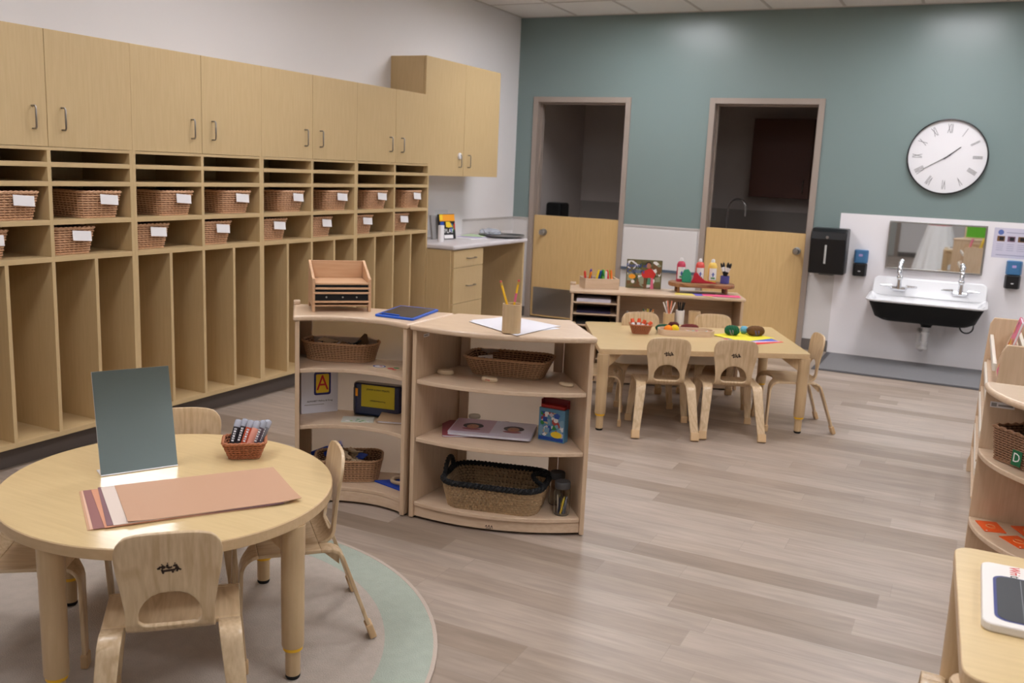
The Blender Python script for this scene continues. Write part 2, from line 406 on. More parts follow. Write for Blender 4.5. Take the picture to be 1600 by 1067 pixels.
# black dispenser in the left small room, tap in the right one
bm = NB(); box(bm, .02, .2, .75, 1.0, .85, 1.14); tag(link('paper_towel_dispenser', bm, M_BLACK, bevel=.03, seg=4), 'black paper towel dispenser in the dark room behind the left half door', 'dispenser')
bm = NB()
tube(bm, [(1.9, 1.2, 0.9), (1.9, 1.2, 1.18)] + [(1.9 + .09 - .09 * math.cos(R(a)), 1.2, 1.18 + .09 * math.sin(R(a))) for a in range(20, 181, 20)] + [(2.08, 1.2, 1.1)], .011, 10)
lathe(bm, [(.03, .88), (.03, .9), (.012, .92)], 12, (1.9, 1.2))
tag(link('gooseneck_faucet', bm, M_CHROME, smooth=True), 'chrome gooseneck tap in the dark room behind the right half door', 'faucet')
bm = NB(); box(bm, 1.5, 2.3, 1.0, 1.74, .82, .88); box(bm, 1.52, 2.28, 1.04, 1.74, 0, .82); tag(link('vanity_counter', bm, mat('vanity_grey', (140, 130, 122), .5), bevel=.004), 'grey counter with tap in the dark room behind the right half door', 'counter')

# ------------------------------------------------------------------ locker wall
XF, YE, WU = .356, -2.239, .9566
ZT, ZDB, ZB = 2.006, 1.485, .108
def handle(parent, x, y, z, L=.1, vert=True, off=.028):
    bm = NB()
    if vert: p = [(0, 0, -L / 2), (off * .8, 0, -L / 2), (off, 0, -L / 2 + .008), (off, 0, L / 2 - .008), (off * .8, 0, L / 2), (0, 0, L / 2)]
    else: p = [(0, -L / 2, 0), (off * .8, -L / 2, 0), (off, -L / 2 + .008, 0), (off, L / 2 - .008, 0), (off * .8, L / 2, 0), (0, L / 2, 0)]
    tube(bm, p, .0042, 8)
    return at(link('cabinet_handle', bm, M_NICK, parent, smooth=True), (x, y, z))
def locker():
    t = thing('storage_locker', '', 'locker', (0, 0, 0), 0, 'maple coat lockers along the left wall')
    b = .019; xb = .012
    for y in (0, -WU + b):
        bm = NB(); box(bm, 0, XF, y - b, y, ZB, ZT - .002); link('side_panel', bm, W_LAM, t, bevel=.001)
    bm = NB(); box(bm, 0, xb, -WU + b, -b, ZB, ZT); link('back_panel', bm, W_LAM, t)
    bm = NB(); box(bm, xb, XF - .02, -WU + b, -b, ZT - .02, ZT - .001); link('top_panel', bm, W_LAMY, t)
    bm = NB(); box(bm, xb, XF, -WU + b, -b, ZDB - .016, ZDB - .002); link('shelf', bm, W_LAMY, t, bevel=.001)
    for z0, z1 in ((1.394, 1.416), (1.306, 1.328), (1.127, 1.150), (.954, .978), (ZB, ZB + .025)):
        bm = NB(); box(bm, xb, XF, -WU + b, -b, z0, z1); link('shelf', bm, W_LAMY, t, bevel=.001)
    ym = -WU / 2
    bm = NB(); box(bm, xb, XF + .0005, ym - .01, ym + .01, .978, ZDB - .016); link('divider', bm, W_LAM, t, bevel=.001)
    for q in (.25, .5, .75):
        bm = NB(); box(bm, xb, XF, -WU * q - .0095, -WU * q + .0095, ZB + .025, .954); link('divider', bm, W_LAM, t, bevel=.001)
    bm = NB(); box(bm, 0, XF - .07, -WU, 0, 0, ZB); link('toe_kick', bm, M_KICK, t)
    for i, (a, c) in enumerate(((-WU / 2 + .0015, -.0015), (-WU + .0015, -WU / 2 - .0015))):
        bm = NB(); box(bm, XF - .019, XF + .001, a, c, ZDB, ZT); d = link('locker_door', bm, W_LAM, t, bevel=.0012)
        handle(d, XF + .001, (a + .075) if i == 0 else (c - .075), 1.613)
    return t
lk = locker()
unit_names = ['nearest the countertop', 'second from the countertop', 'third from the countertop', 'at the left edge of the photo']
for k in range(4):
    lab = 'maple coat locker with two doors over open cubbies, %s' % unit_names[k]
    loc = (0, YE - k * WU, 0)
    if k == 0: lk.location = loc; lk['label'] = lab
    else: dup(lk, loc, 0, lab)

# ------------------------------------------------------------------ baskets
GAP_SHADE = {}
def basket(t, wt, dt, wb, db, h, rows, mw, cr=.03, strand=.0035, stakes=56, rim=.006, rimmat=None, braid=True, curve=0.0, floor=True):
    """woven basket: wavy strands round upright stakes, twisted rim. parts go under t"""
    def loop(f, n, ex=0):
        w = wb + (wt - wb) * f + ex * 2; d = db + (dt - db) * f + ex * 2
        return resample(rrect(w, d, min(cr * (1 + .4 * f), w / 2 - .001, d / 2 - .001), 6), n)
    bm = NB(); n = stakes * 2
    for k in range(rows):
        f = (k + .5) / rows; z = h * f; base = loop(f, n); nxt = loop(f, n, .01); pts = []
        for i in range(n):
            nr = (nxt[i] - base[i]).normalized(); s = strand * .75 * (1 if ((i // 1) + k) % 2 else -1)
            p = base[i] + nr * s; pts.append((p.x, p.y, z))
        tube(bm, pts, strand, 5, True, rr=None)
    st = [loop(f, stakes) for f in (0, .5, 1)]
    for i in range(stakes):
        tube(bm, [(st[j][i].x, st[j][i].y, h * (j * .5) + .002) for j in range(3)], strand * .55, 4)
    wv = link('woven_side', bm, mw, t, smooth=True)
    bm = NB(); rr_ = []
    for f in (0, .5, .97): rr_.append([(p.x, p.y, max(.0015, h * f)) for p in loop(f, 40, -strand * .2)])
    grid(bm, rr_, True); bm.faces.new([bm.verts.new((p.x, p.y, .0015)) for p in loop(0, 40, -strand * .2)])
    link('gap_shade_sheet', bm, GAP_SHADE.setdefault(mw.name, mat(mw.name + '_gap_shade', {'wicker_pale': (138, 98, 70), 'seagrass': (78, 64, 42)}.get(mw.name, (84, 54, 36)), .8)), t)  # added inner sheet, its dark colour paints the shade in the weave gaps
    bm = NB(); n2 = int(stakes * 3); base = loop(1, n2)
    for ph in ((0, math.pi) if braid else (0,)):
        pts = []
        nx = loop(1, n2, .01)
        for i in range(n2):
            nr = (nx[i] - base[i]).normalized(); a = ph + i * 2 * math.pi / (n2 / round(stakes * .55))
            q = base[i] + nr * math.cos(a) * rim * .55; pts.append((q.x, q.y, h + math.sin(a) * rim * .55))
        tube(bm, pts, rim * (.75 if braid else 1), 6, True)
    link('basket_rim', bm, rimmat or mw, t, smooth=True)
    bm = NB()
    for ph in (0, math.pi):
        base = loop(0, n2); pts = []
        for i in range(n2):
            a = ph + i * 2 * math.pi / (n2 / round(stakes * .5)); pts.append((base[i].x + math.cos(a) * 0, base[i].y, .004 + max(0, math.sin(a)) * .003))
        tube(bm, pts, strand * 1.1, 5, True)
    link('basket_foot', bm, mw, t, smooth=True)
ordn = ['nearest the counter', 'second from the counter', 'third from the counter', 'fourth from the counter', 'fifth from the counter', 'sixth from the counter', 'seventh from the counter', 'farthest from the counter']
def cubby_basket():
    t = thing('wicker_basket', '', 'basket', group='tagged wicker baskets in the locker cubbies')
    basket(t, .245, .30, .20, .25, .128, 11, M_WICK, .025, .0038, 36, .006)
    bm = NB(); box(bm, -.052, .052, -.002, 0, -.024, .024); o = link('name_tag', bm, M_TAG, t, bevel=.0005); o.location = (.03, -.1585, .090); o.rotation_euler = (R(-9), R(4), 0); o['label'] = 'blank white tag'
    return t
cb = cubby_basket(); first = True
for k in range(8):
    u, half = divmod(k, 2)
    yr = YE - u * WU - (.019 if half == 0 else WU / 2 + .01); yl = YE - u * WU - (WU / 2 - .01 if half == 0 else WU - .019)
    j = random.uniform(-.008, .008)
    for row, zz, yc in (('upper', 1.1505, yr - .155 + j), ('lower', .9785, yl + .128 + j)):
        lab = 'wicker basket with white tag in the %s basket row, %s' % (row, ordn[k])
        loc = (XF - .165 + random.uniform(-.006, .004), yc, zz)
        if row == 'lower': loc = (loc[0] - .008, loc[1] + random.uniform(0, .012), loc[2])
        rz = R(90 + random.uniform(-3, 3))
        if first: cb.location = loc; cb.rotation_euler = (0, 0, rz); cb['label'] = lab; first = False
        else: dup(cb, loc, rz, lab)

# ------------------------------------------------------------------ wall cabinet, counter
t = thing('wall_cabinet', 'maple wall cabinet with two doors hung above the white countertop', 'cabinet', (0, 0, 0))
y0, y1, z0, z1, xu = -2.2626, -1.0185, 1.3977, 2.2984, .3235
bm = NB(); box(bm, 0, xu - .02, y0, y1, z0, z1); link('cabinet_body', bm, W_LAM, t, bevel=.001)
for i, (a, b) in enumerate(((y0 + .001, (y0 + y1) / 2 - .0015), ((y0 + y1) / 2 + .0015, y1 - .001))):
    bm = NB(); box(bm, xu - .0185, xu, a, b, z0, z1); d = link('cabinet_door', bm, W_LAM, t, bevel=.0012)
    handle(d, xu, (b - .075) if i == 0 else (a + .075), 1.522)
    if i == 0:
        bm = NB(); lathe(bm, [(.0, 0), (.026, 0), (.028, .006), (.024, .014), (.012, .018), (.001, .019)], 20); bmesh.ops.rotate(bm, verts=bm.verts, cent=(0, 0, 0), matrix=Matrix.Rotation(R(90), 3, 'Y'))
        at(link('child_lock', bm, mat('white_lock', (226, 224, 226), .3), d, smooth=True), (xu, b - .072, 1.562))
t = thing('drawer_cabinet', 'maple base cabinet with three drawers under the white countertop', 'cabinet', (0, 0, 0))
bm = NB(); box(bm, 0, .57, -2.236, -1.728, .1, .829); link('cabinet_body', bm, W_LAM, t, bevel=.001)
bm = NB(); box(bm, 0, .5, -2.236, -1.728, 0, .1); link('toe_kick', bm, M_KICK, t)
for a, b in ((.69, .826), (.404, .687), (.104, .401)):
    bm = NB(); box(bm, .571, .59, -2.214, -1.73, a, b); d = link('drawer', bm, W_LAM, t, bevel=.0012)
    handle(d, .59, -1.945, (a + b) / 2 if b > .8 else b - .15, .13, False)
bm = NB(); box(bm, .0, .585, -.956, -.925, 0, .829); tag(link('end_panel', bm, W_LAM, bevel=.001), 'maple upright panel holding the right end of the white countertop', 'panel')
bm = NB(); box(bm, .003, .603, -2.238, -.895, .832, .868); tag(link('countertop', bm, M_COUNT, bevel=.014, seg=4), 'white speckled countertop with rounded edge over the three drawers', 'countertop')

# things on the counter
CT = .8685
def book(name, label, w, h, d, mats, loc, rz, lean=0, cat='book', group=None):
    t = thing(name, label, cat, loc, rz, group)
    bm = NB(); box(bm, -w / 2 + .003, w / 2 - .001, -d + .002, -.002, .002, h - .003); a = link('page_block', bm, M_PAPER, t)
    bm = NB(); box(bm, -w / 2, w / 2, -.0018, 0, 0, h); box(bm, -w / 2, w / 2, -d, -d + .0018, 0, h); box(bm, -w / 2, -w / 2 + .002, -d + .0018, -.0018, 0, h)
    b = link('book_cover', bm, mats, t, bevel=.0006)
    if lean:
        for q in (a, b): q.rotation_euler = (lean, 0, 0)
    return t, b
def patches(parent, seeds, plane, mats, name='cover_picture', n=6, y=-.0022):
    """flat printed shapes on a cover: plane=(x0,x1,z0,z1) in the parent's frame, facing -y"""
    x0, x1, z0, z1 = plane; rnd = random.Random(seeds); bm = NB()
    for i in range(n):
        cx = rnd.uniform(x0, x1); cz = rnd.uniform(z0, z1); r = rnd.uniform(.05, .16) * (x1 - x0); k = rnd.choice((3, 4, 5, 8)); a0 = rnd.random() * 6
        vs = []
        for j in range(k):
            px = min(x1, max(x0, cx + r * math.cos(a0 + 6.283 * j / k))); pz = min(z1, max(z0, cz + r * math.sin(a0 + 6.283 * j / k))); vs.append(bm.verts.new((px, y - i * .00004, pz)))
        try: f = bm.faces.new(vs); f.material_index = rnd.randrange(len(mats))
        except Exception: pass
    return link(name, bm, mats, parent)
c_y, c_o, c_b, c_g, c_r, c_w = (mat('print_yellow', (240, 204, 50), .5), mat('print_orange', (240, 160, 40), .5), mat('print_blue', (40, 80, 170), .5),
                                mat('print_green', (50, 140, 70), .5), mat('print_red', (206, 50, 44), .5), mat('print_white', (240, 238, 238), .5))
c_bl = mat('print_black', (24, 22, 26), .5); c_pk = mat('print_pink', (222, 110, 140), .5); c_gy = mat('print_grey', (150, 146, 144), .6); c_br = mat('print_brown', (118, 84, 52), .6); c_ol = mat('print_olive', (112, 104, 62), .6)
bz = R(90)
t, b = book('standing_book', 'bright yellow and blue picture book standing on the countertop', .19, .21, .02, [c_bl], (.22, -1.70, CT), R(90 - 12), R(-8))
bm = NB(); box(bm, -.094, .094, -.0212, -.0208, .15, .206, 0); box(bm, -.094, -.055, -.0214, -.021, .16, .206, 1); box(bm, -.09, -.045, -.0214, -.021, .09, .145, 2)
box(bm, .03, .06, -.0216, -.0212, .06, .13, 2); 
for vs, mi in ((((-.0, .095), (.035, .14), (.06, .1)), 3), (((.05, .05), (.09, .09), (.06, .13)), 4), (((.06, .1), (.092, .14), (.092, .07)), 5)):
    f = bm.faces.new([bm.verts.new((x, -.0218, z)) for x, z in vs]); f.material_index = mi
box(bm, -.02, .03, -.0216, -.0212, .1, .145, 1); box(bm, -.05, .06, -.0216, -.0212, .005, .035, 6)
q = link('cover_picture', bm, [c_o, c_y, c_b, c_y, c_g, c_r, c_w], t); q.rotation_euler = (R(-8), 0, 0)
q = text('cover_lettering', 'PLAY', .05, c_w, t, (0, -.024, .07)); q.rotation_euler = (R(82), 0, 0)
t, b = book('standing_book', 'book with grey and tan spine standing behind the yellow picture book', .17, .2, .02, [c_gy], (.17, -1.76, CT), R(78), R(-8))
bm = NB(); prism(bm, rrect(.05, .035, .012, 4), 0, .135); at(tag(link('white_card_box', bm, M_TAG, bevel=.002), 'small white box standing on the countertop beside the lockers', 'box'), (.34, -2.0, CT), R(80))
bm = NB(); 
box(bm, -.1, .1, -.003, 0, 0, .24); o = at(tag(link('acrylic_sign_holder', bm, M_CLEAR), 'clear acrylic sheet standing behind the yellow picture book', 'sign holder'), (.135, -1.62, CT), R(90), (R(-6), 0, R(88)))
for i, (c, m_) in enumerate(((c_w, 0), (mat('print_lilac', (190, 180, 210), .6), 1), (mat('print_pale_green', (190, 214, 170), .6), 2))):
    bm = NB(); box(bm, -.12, .12, -.1, .1, 0, .004); at(tag(link('paper_sheet', bm, c, bevel=.0005), ['white', 'lilac', 'pale green'][i] + ' paper sheet lying on the countertop beside the standing book', 'paper'), (.3 - .03 * i, -1.42 + .1 * i, CT + .0045 * i), R(80 + 9 * i))
bm = NB(); lathe(bm, [(.0005, .012), (.12, .012), (.17, .016), (.205, .026), (.212, .026), (.2, .012), (.15, .003), (.0005, 0)], 48)
at(tag(link('round_platter', bm, M_STEEL, smooth=True), 'large round metal platter overhanging the right end of the countertop', 'platter'), (.40, -1.03, CT))
bm = NB(); vs = prism(bm, [(-.0, -.16), (.15, -.06), (.16, .08), (.02, .05)], 0, .0015); at(tag(link('dark_paper', bm, c_bl), 'dark paper scrap lying on the round metal platter', 'paper'), (.40, -.98, CT + .0265))
bm = NB(); rnd = random.Random(3)
bmesh.ops.create_icosphere(bm, subdivisions=3, radius=1)
for v in bm.verts: v.co = Vector((v.co.x * .1, v.co.y * .085, max(-.4, v.co.z) * .035)) * (1 + rnd.uniform(-.16, .16))
at(tag(link('plastic_bag', bm, mat('cloudy_plastic', (226, 230, 240), .2, trans=.5)), 'crumpled clear plastic bag on the round metal platter', 'bag'), (.27, -1.0, CT + .034))

# ------------------------------------------------------------------ wall things by the sink
bm = NB(); box(bm, 3.164, RX - .0, -.004, 0, .0, 1.226); struct(link('trim_5', bm, M_PANEL))
t = thing('wall_clock', 'large round white wall clock with thin black rim above the sink', 'clock', (3.942, 0, 1.729))
def disc(bm, prof, n=64):
    lathe(bm, prof, n); bmesh.ops.rotate(bm, verts=bm.verts, cent=(0, 0, 0), matrix=Matrix.Rotation(R(90), 3, 'X'))
bm = NB(); disc(bm, [(.28, 0), (.302, 0), (.305, .02), (.303, .036), (.297, .038), (.294, .03), (.294, .012), (.28, .01)], 72); link('clock_rim', bm, M_BLACK, t, smooth=True)
bm = NB(); disc(bm, [(.0005, .0), (.295, .0), (.295, .013), (.0005, .013)], 72); link('clock_face', bm, mat('clock_white', (232, 230, 232), .5), t)
M_NUM = mat('numeral_grey', (120, 118, 120), .6)
nums = ['XII', 'I', 'II', 'III', 'IIII', 'V', 'VI', 'VII', 'VIII', 'IX', 'X', 'XI']
for i, s in enumerate(nums):
    a = R(90 - 30 * i); r = .222
    q = text('clock_numeral', s, .058, M_NUM, t, (r * math.cos(a), -.0145, r * math.sin(a)), (R(90), R(30 * i), 0))
    q.scale = (.60, 1.85, 1)
for ang, L_, wd, nm in ((R(30 * (1 + 40 / 60)), .125, .004, 'hour_hand'), (R(6 * 39.7), .2, .003, 'minute_hand')):
    bm = NB(); f = [(-wd, -.03), (wd, -.03), (wd * .6, L_), (-wd * .6, L_)]
    a_ = [bm.verts.new((x, -.018, z)) for x, z in f]; b_ = [bm.verts.new((x, -.0195, z)) for x, z in f]
    bm.faces.new(a_); bm.faces.new(b_)
    for i in range(4): bm.faces.new((a_[i], a_[(i + 1) % 4], b_[(i + 1) % 4], b_[i]))
    q = link(nm, bm, M_BLACK, t); q.rotation_euler = (0, ang, 0)
# towel dispenser
t = thing('paper_towel_dispenser', 'black paper towel dispenser on the wall left of the sink', 'dispenser', (3.11, 0, .705))
bm = NB()
prof = [(0, .0), (-.19, .0), (-.2, .02), (-.225, .3), (-.21, .36), (-.16, .387), (0, .39)]
rows = [[(x, y, z) for y, z in prof] for x in (-.148, .148)]
vs = grid(bm, rows); bm.faces.new(vs[0]); bm.faces.new(vs[1]); bm.faces.new((vs[0][0], vs[0][-1], vs[1][-1], vs[1][0]))
link('dispenser_body', bm, M_BLACK, t, bevel=.012, seg=3)
bm = NB(); 
prism(bm, rrect(.017, .006, .0028, 3), 0, .16); o = at(link('level_window', bm, mat('clear_slot', (190, 190, 188), .3), t, bevel=.001), (-.015, -.2135, .09), 0); o.rotation_euler = (R(5), 0, 0)
bm = NB(); disc(bm, [(.0005, 0), (.012, 0), (.012, .003), (.0005, .004)], 20); o = at(link('lock', bm, M_STEEL, t), (-.01, -.221, .315))
bm = NB(); box(bm, -.06, .06, -.16, -.06, -.012, -.0); link('towel_slot', bm, mat('grey_slot', (120, 120, 120), .5), t)
for nm, x in (('left of the mirror', 3.37), ('right of the mirror under the notice', 4.536)):
    t = thing('soap_dispenser', 'blue and black wall soap dispenser ' + nm, 'soap dispenser', (x, 0, .70), 0, 'soap dispensers by the sink')
    bm = NB(); prism(bm, [(-.05, 0), (.05, 0), (.058, -.05), (.045, -.09), (-.045, -.09), (-.058, -.05)], .0, .11); link('pump_body', bm, M_BLACK, t, bevel=.01, seg=3)
    bm = NB(); prism(bm, [(-.05, 0), (.05, 0), (.058, -.045), (.045, -.08), (-.045, -.08), (-.058, -.045)], .111, .225); link('soap_reservoir', bm, M_BLUEP, t, bevel=.01, seg=3)
    bm = NB(); prism(bm, rrect(.02, .004, .0015, 2), 0, .008); at(link('badge', bm, M_PVC, t), (0, -.091, .04))
    bm = NB(); prism(bm, rrect(.03, .003, .001, 2), 0, .02); at(link('badge', bm, mat('lilac_badge', (180, 160, 210), .5), t), (0, -.081, .17))
# mirror
t = thing('wall_mirror', 'rectangular steel framed mirror above the white sink', 'mirror', (3.939, -.026, .985))
w, h_ = .372, .2025
bm = NB(); box(bm, -w + .012, w - .012, -.004, .0, -h_ + .012, h_ - .012); link('mirror_glass', bm, M_MIRROR, t)
bm = NB()
for a, b, c, e in ((-w, w, h_ - .014, h_), (-w, w, -h_, -h_ + .014), (-w, -w + .014, -h_ + .014, h_ - .014), (w - .014, w, -h_ + .014, h_ - .014)): box(bm, a, b, -.009, .003, c, e)
link('mirror_frame', bm, M_STEEL, t, bevel=.002)
t.rotation_euler = (0, 0, R(1.75))
# notice
t = thing('wall_notice', 'laminated hand washing notice taped to the wall right of the mirror', 'notice', (4.62, -.0045, 1.06))
bm = NB(); box(bm, -.26, .26, -.0012, 0, -.12, .12); link('notice_sheet', bm, mat('notice_lilac', (206, 202, 218), .4), t)
bm = NB(); disc(bm, [(.014, 0.0012), (.021, .0012), (.021, .0018), (.014, .0018)], 24); at(link('notice_emblem', bm, mat('emblem_blue', (90, 110, 170), .5), t), (-.21, 0, .085))
bm = NB()
for i in range(6):
    x = -.205 + i * .075
    box(bm, x - .028, x + .028, -.0018, -.0012, .012, .055, i % 2)
    box(bm, x - .012, x + .02, -.0024, -.0018, .02, .048, 2)
link('notice_pictures', bm, [c_br, mat('print_plum', (120, 90, 110), .6), c_bl], t)
bm = NB(); box(bm, -.17, .2, -.0018, -.0012, .082, .087); box(bm, -.23, .23, -.0018, -.0012, -.1, -.095)
for i in range(6):
    for k in range(4): box(bm, -.232 + i * .075, -.182 + i * .075, -.0018, -.0012, -.012 - k * .016, -.009 - k * .016)
link('notice_text_lines', bm, mat('print_slate', (140, 140, 170), .6), t)
# sink
t = thing('wall_sink', 'wide white enamel trough sink with black outside on the wall', 'sink', (3.93, -.006, 0))
ZS0, ZS1 = .715, .56
def sink_loop(w, y0, y1, z_back, z_front, r, n=64):
    pts = resample(rrect(w, y1 - y0, r, 8), n); yc = (y0 + y1) / 2; out = []
    for p in pts:
        y = p.y + yc; f = (y - y1) / (y0 - y1); out.append((p.x, y, z_back + (z_front - z_back) * f))
    return out
# inside: rim, then the sloping back and basin
bm = NB()
L0 = sink_loop(.90, -.47, -.02, .575, .545, .06); L1 = sink_loop(.905, -.475, -.015, .585, .556, .06); L2 = sink_loop(.87, -.45, -.03, .588, .56, .055)
L3 = sink_loop(.80, -.42, -.09, .55, .53, .05); L4 = sink_loop(.70, -.38, -.14, .45, .44, .06); L5 = sink_loop(.60, -.33, -.18, .42, .415, .06)
vs = grid(bm, [L0, L1, L2, L3, L4, L5], True); bm.faces.new(vs[-1])
link('sink_basin', bm, M_ENAM, t, smooth=True)
# backsplash rising against the wall
bm = NB()
poly = [(-.44, .56)] + [(-.44 + .05 - .05 * math.cos(R(a)), .665 + .05 * math.sin(R(a))) for a in range(0, 91, 15)] + [(.44 - .05 + .05 * math.sin(R(a)), .665 + .05 * math.cos(R(a))) for a in range(0, 91, 15)] + [(.44, .56)]
a_ = [bm.verts.new((x, -.028 - (.72 - z) * .35, z)) for x, z in poly]; b_ = [bm.verts.new((x, 0, z)) for x, z in poly]
bm.faces.new(a_); bm.faces.new(b_)
for i in range(len(poly)): bm.faces.new((a_[i], a_[(i + 1) % len(poly)], b_[(i + 1) % len(poly)], b_[i]))
link('sink_backsplash', bm, M_ENAM, t, bevel=.01, seg=3, smooth=True)
bm = NB()
O0 = sink_loop(.86, -.45, -.03, .566, .54, .06); O1 = sink_loop(.82, -.43, -.02, .5, .49, .07); O2 = sink_loop(.76, -.40, -.03, .42, .41, .09); O3 = sink_loop(.66, -.35, -.06, .385, .38, .1); O4 = sink_loop(.3, -.25, -.12, .375, .37, .05)
vs = grid(bm, [O0, O1, O2, O3, O4], True); bm.faces.new(vs[-1]); link('sink_underside', bm, M_DBLACK, t, smooth=True)
bm = NB(); lathe(bm, [(.055, .375), (.055, .365), (.04, .35), (.04, .34)], 20, (.02, -.2)); link('drain_collar', bm, M_DBLACK, t)
bm = NB()
tube(bm, [(.02, -.2, .345), (.02, -.2, .2), (.015, -.2, .17), (-.0, -.17, .15), (-.02, -.13, .155), (-.025, -.1, .19), (-.025, -.09, .26), (-.03, -.05, .28), (-.03, 0, .28)], .024, 16)
for z in (.29, .21, .165): lathe(bm, [(.024, z - .012), (.031, z - .01), (.031, z + .01), (.024, z + .012)], 16, (.02, -.2), close=False)
link('drain_pipe', bm, M_PVC, t, smooth=True)
bm = NB(); tube(bm, [(.27, -.12, .38)] + [(.32 + .05 * math.cos(R(a)), -.12, .36 + .05 * math.sin(R(a))) for a in range(180, 361, 20)] + [(.37, -.06, .38)], .006, 8); link('overflow_hose', bm, M_BLACK, t, smooth=True)
# taps
def tap(x, lab):
    t = thing('tap', lab, 'faucet', (x, -.045, .625), 0, 'chrome taps on the sink'); t.scale = (1.3, 1.3, 1.3)
    bm = NB()
    tube(bm, [(-.03, .0, 0), (-.03, -.035, 0)], .014, 12); tube(bm, [(.03, 0, 0), (.03, -.035, 0)], .014, 12)
    tube(bm, [(-.04, -.04, 0), (.04, -.04, 0)], .015, 12)
    tube(bm, [(0, -.04, 0), (0, -.045, .05), (0, -.05, .09), (0, -.065, .14), (0, -.09, .165), (0, -.12, .16), (0, -.135, .13), (0, -.137, .11)], .011, 12, rr=[.018, .014, .016, .011, .012, .011, .012, .014])
    ball(bm, (0, -.048, .075), .02); ball(bm, (0, -.075, .168), .016)
    link('tap_body', bm, M_CHROME, t, smooth=True)
    for s in (-1, 1):
        bm = NB(); tube(bm, [(s * .04, -.04, 0), (s * .05, -.055, .015)], .009, 10); tube(bm, [(s * .045, -.06, .017), (s * .11, -.075, .02)], .008, 10, rr=[.012, .006])
        link('tap_lever', bm, M_CHROME, t, smooth=True)
tap(3.70, 'left chrome two lever tap on the white sink'); tap(4.17, 'right chrome two lever tap on the white sink')
# floor mat
t = thing('floor_mat', 'grey ribbed floor mat with dark rubber border under the sink', 'mat', (3.93, -.46, 0))
bm = NB(); box(bm, -.762, .762, -.44, .435, .0005, .004); link('mat_border', bm, mat('dark_rubber_border', (70, 68, 70), .6), t, bevel=.002)
bm = NB(); box(bm, -.722, .722, -.4, .395, .0042, .0085); link('mat_pile', bm, mat('grey_mat_pile', (126, 124, 126), .95, bump=.8, bscale=260, var=.18, vscale=180), t, bevel=.002)
# board low on wall between the doors
t = thing('wall_board', 'white board with dark lower ledge low on the wall between the two half doors', 'board', (1.56, 0, 0))
bm = NB(); box(bm, -.36, .36, -.012, 0, .6, .97); link('board_sheet', bm, M_WAINS, t)
bm = NB(); box(bm, -.36, .36, -.03, 0, .575, .6); link('board_ledge', bm, mat('slate_ledge', (84, 96, 112), .5), t)

# ------------------------------------------------------------------ rug
t = thing('round_rug', 'round rug in grey beige with pale green outer ring under the round table', 'rug', (1.98, -6.74, 0))
RUGR = 1.02
bm = NB(); lathe(bm, [(.0005, .0005), (RUGR - .165, .0005), (RUGR - .165, .0085), (.0005, .0085)], 96); link('rug_centre', bm, mat('rug_beige_pile', (182, 170, 158), .95, bump=.7, bscale=220, var=.13, vscale=26), t)
bm = NB(); lathe(bm, [(RUGR - .165, .0005), (RUGR - .012, .0005), (RUGR - .012, .0088), (RUGR - .165, .0088), (RUGR - .165, .0005)], 96, close=False); link('rug_ring', bm, mat('rug_green_pile', (166, 174, 160), .95, bump=.7, bscale=220, var=.12, vscale=26), t)
bm = NB(); lathe(bm, [(RUGR - .013, .0005), (RUGR, .0005), (RUGR, .0095), (RUGR - .013, .0095), (RUGR - .013, .0005)], 96, close=False); link('rug_binding', bm, mat('rug_binding', (188, 172, 158), .9, bump=.4, bscale=200), t)

# ------------------------------------------------------------------ bentwood child chair
def poly_ray(poly, c, a):
    d = Vector((math.cos(a), math.sin(a))); best = 0
    for p, q in zip(poly, poly[1:] + poly[:1]):
        p = Vector(p) - c; q = Vector(q) - c; e = q - p; den = d.x * e.y - d.y * e.x
        if abs(den) < 1e-12: continue
        t_ = (p.x * e.y - p.y * e.x) / den; u = (p.x * d.y - p.y * d.x) / den
        if t_ > 0 and -1e-6 <= u <= 1 + 1e-6: best = max(best, t_)
    return c + d * best
def arcpath(segs):
    """profile from segments, returns f(s)->(y,z), total length. segs: ('l',y0,z0,y1,z1) | ('a',cy,cz,r,a0,a1) degrees"""
    Ls = []
    for g in segs: Ls.append(math.hypot(g[3] - g[1], g[4] - g[2]) if g[0] == 'l' else g[3] * abs(R(g[5] - g[4])))
    def f(s):
        for g, L_ in zip(segs, Ls):
            if s <= L_ + 1e-9 or g is segs[-1]:
                u = s / L_
                if g[0] == 'l': return (g[1] + (g[3] - g[1]) * u, g[2] + (g[4] - g[2]) * u)
                a = R(g[4] + (g[5] - g[4]) * u); return (g[1] + g[3] * math.cos(a), g[2] + g[3] * math.sin(a))
            s -= L_
    return f, sum(Ls)
def solid(o, th):
    sd = o.modifiers.new('plywood', 'SOLIDIFY'); sd.thickness = th; sd.offset = 0
    bv = o.modifiers.new('edge', 'BEVEL'); bv.width = .002; bv.segments = 2; bv.limit_method = 'ANGLE'; bv.angle_limit = R(50)
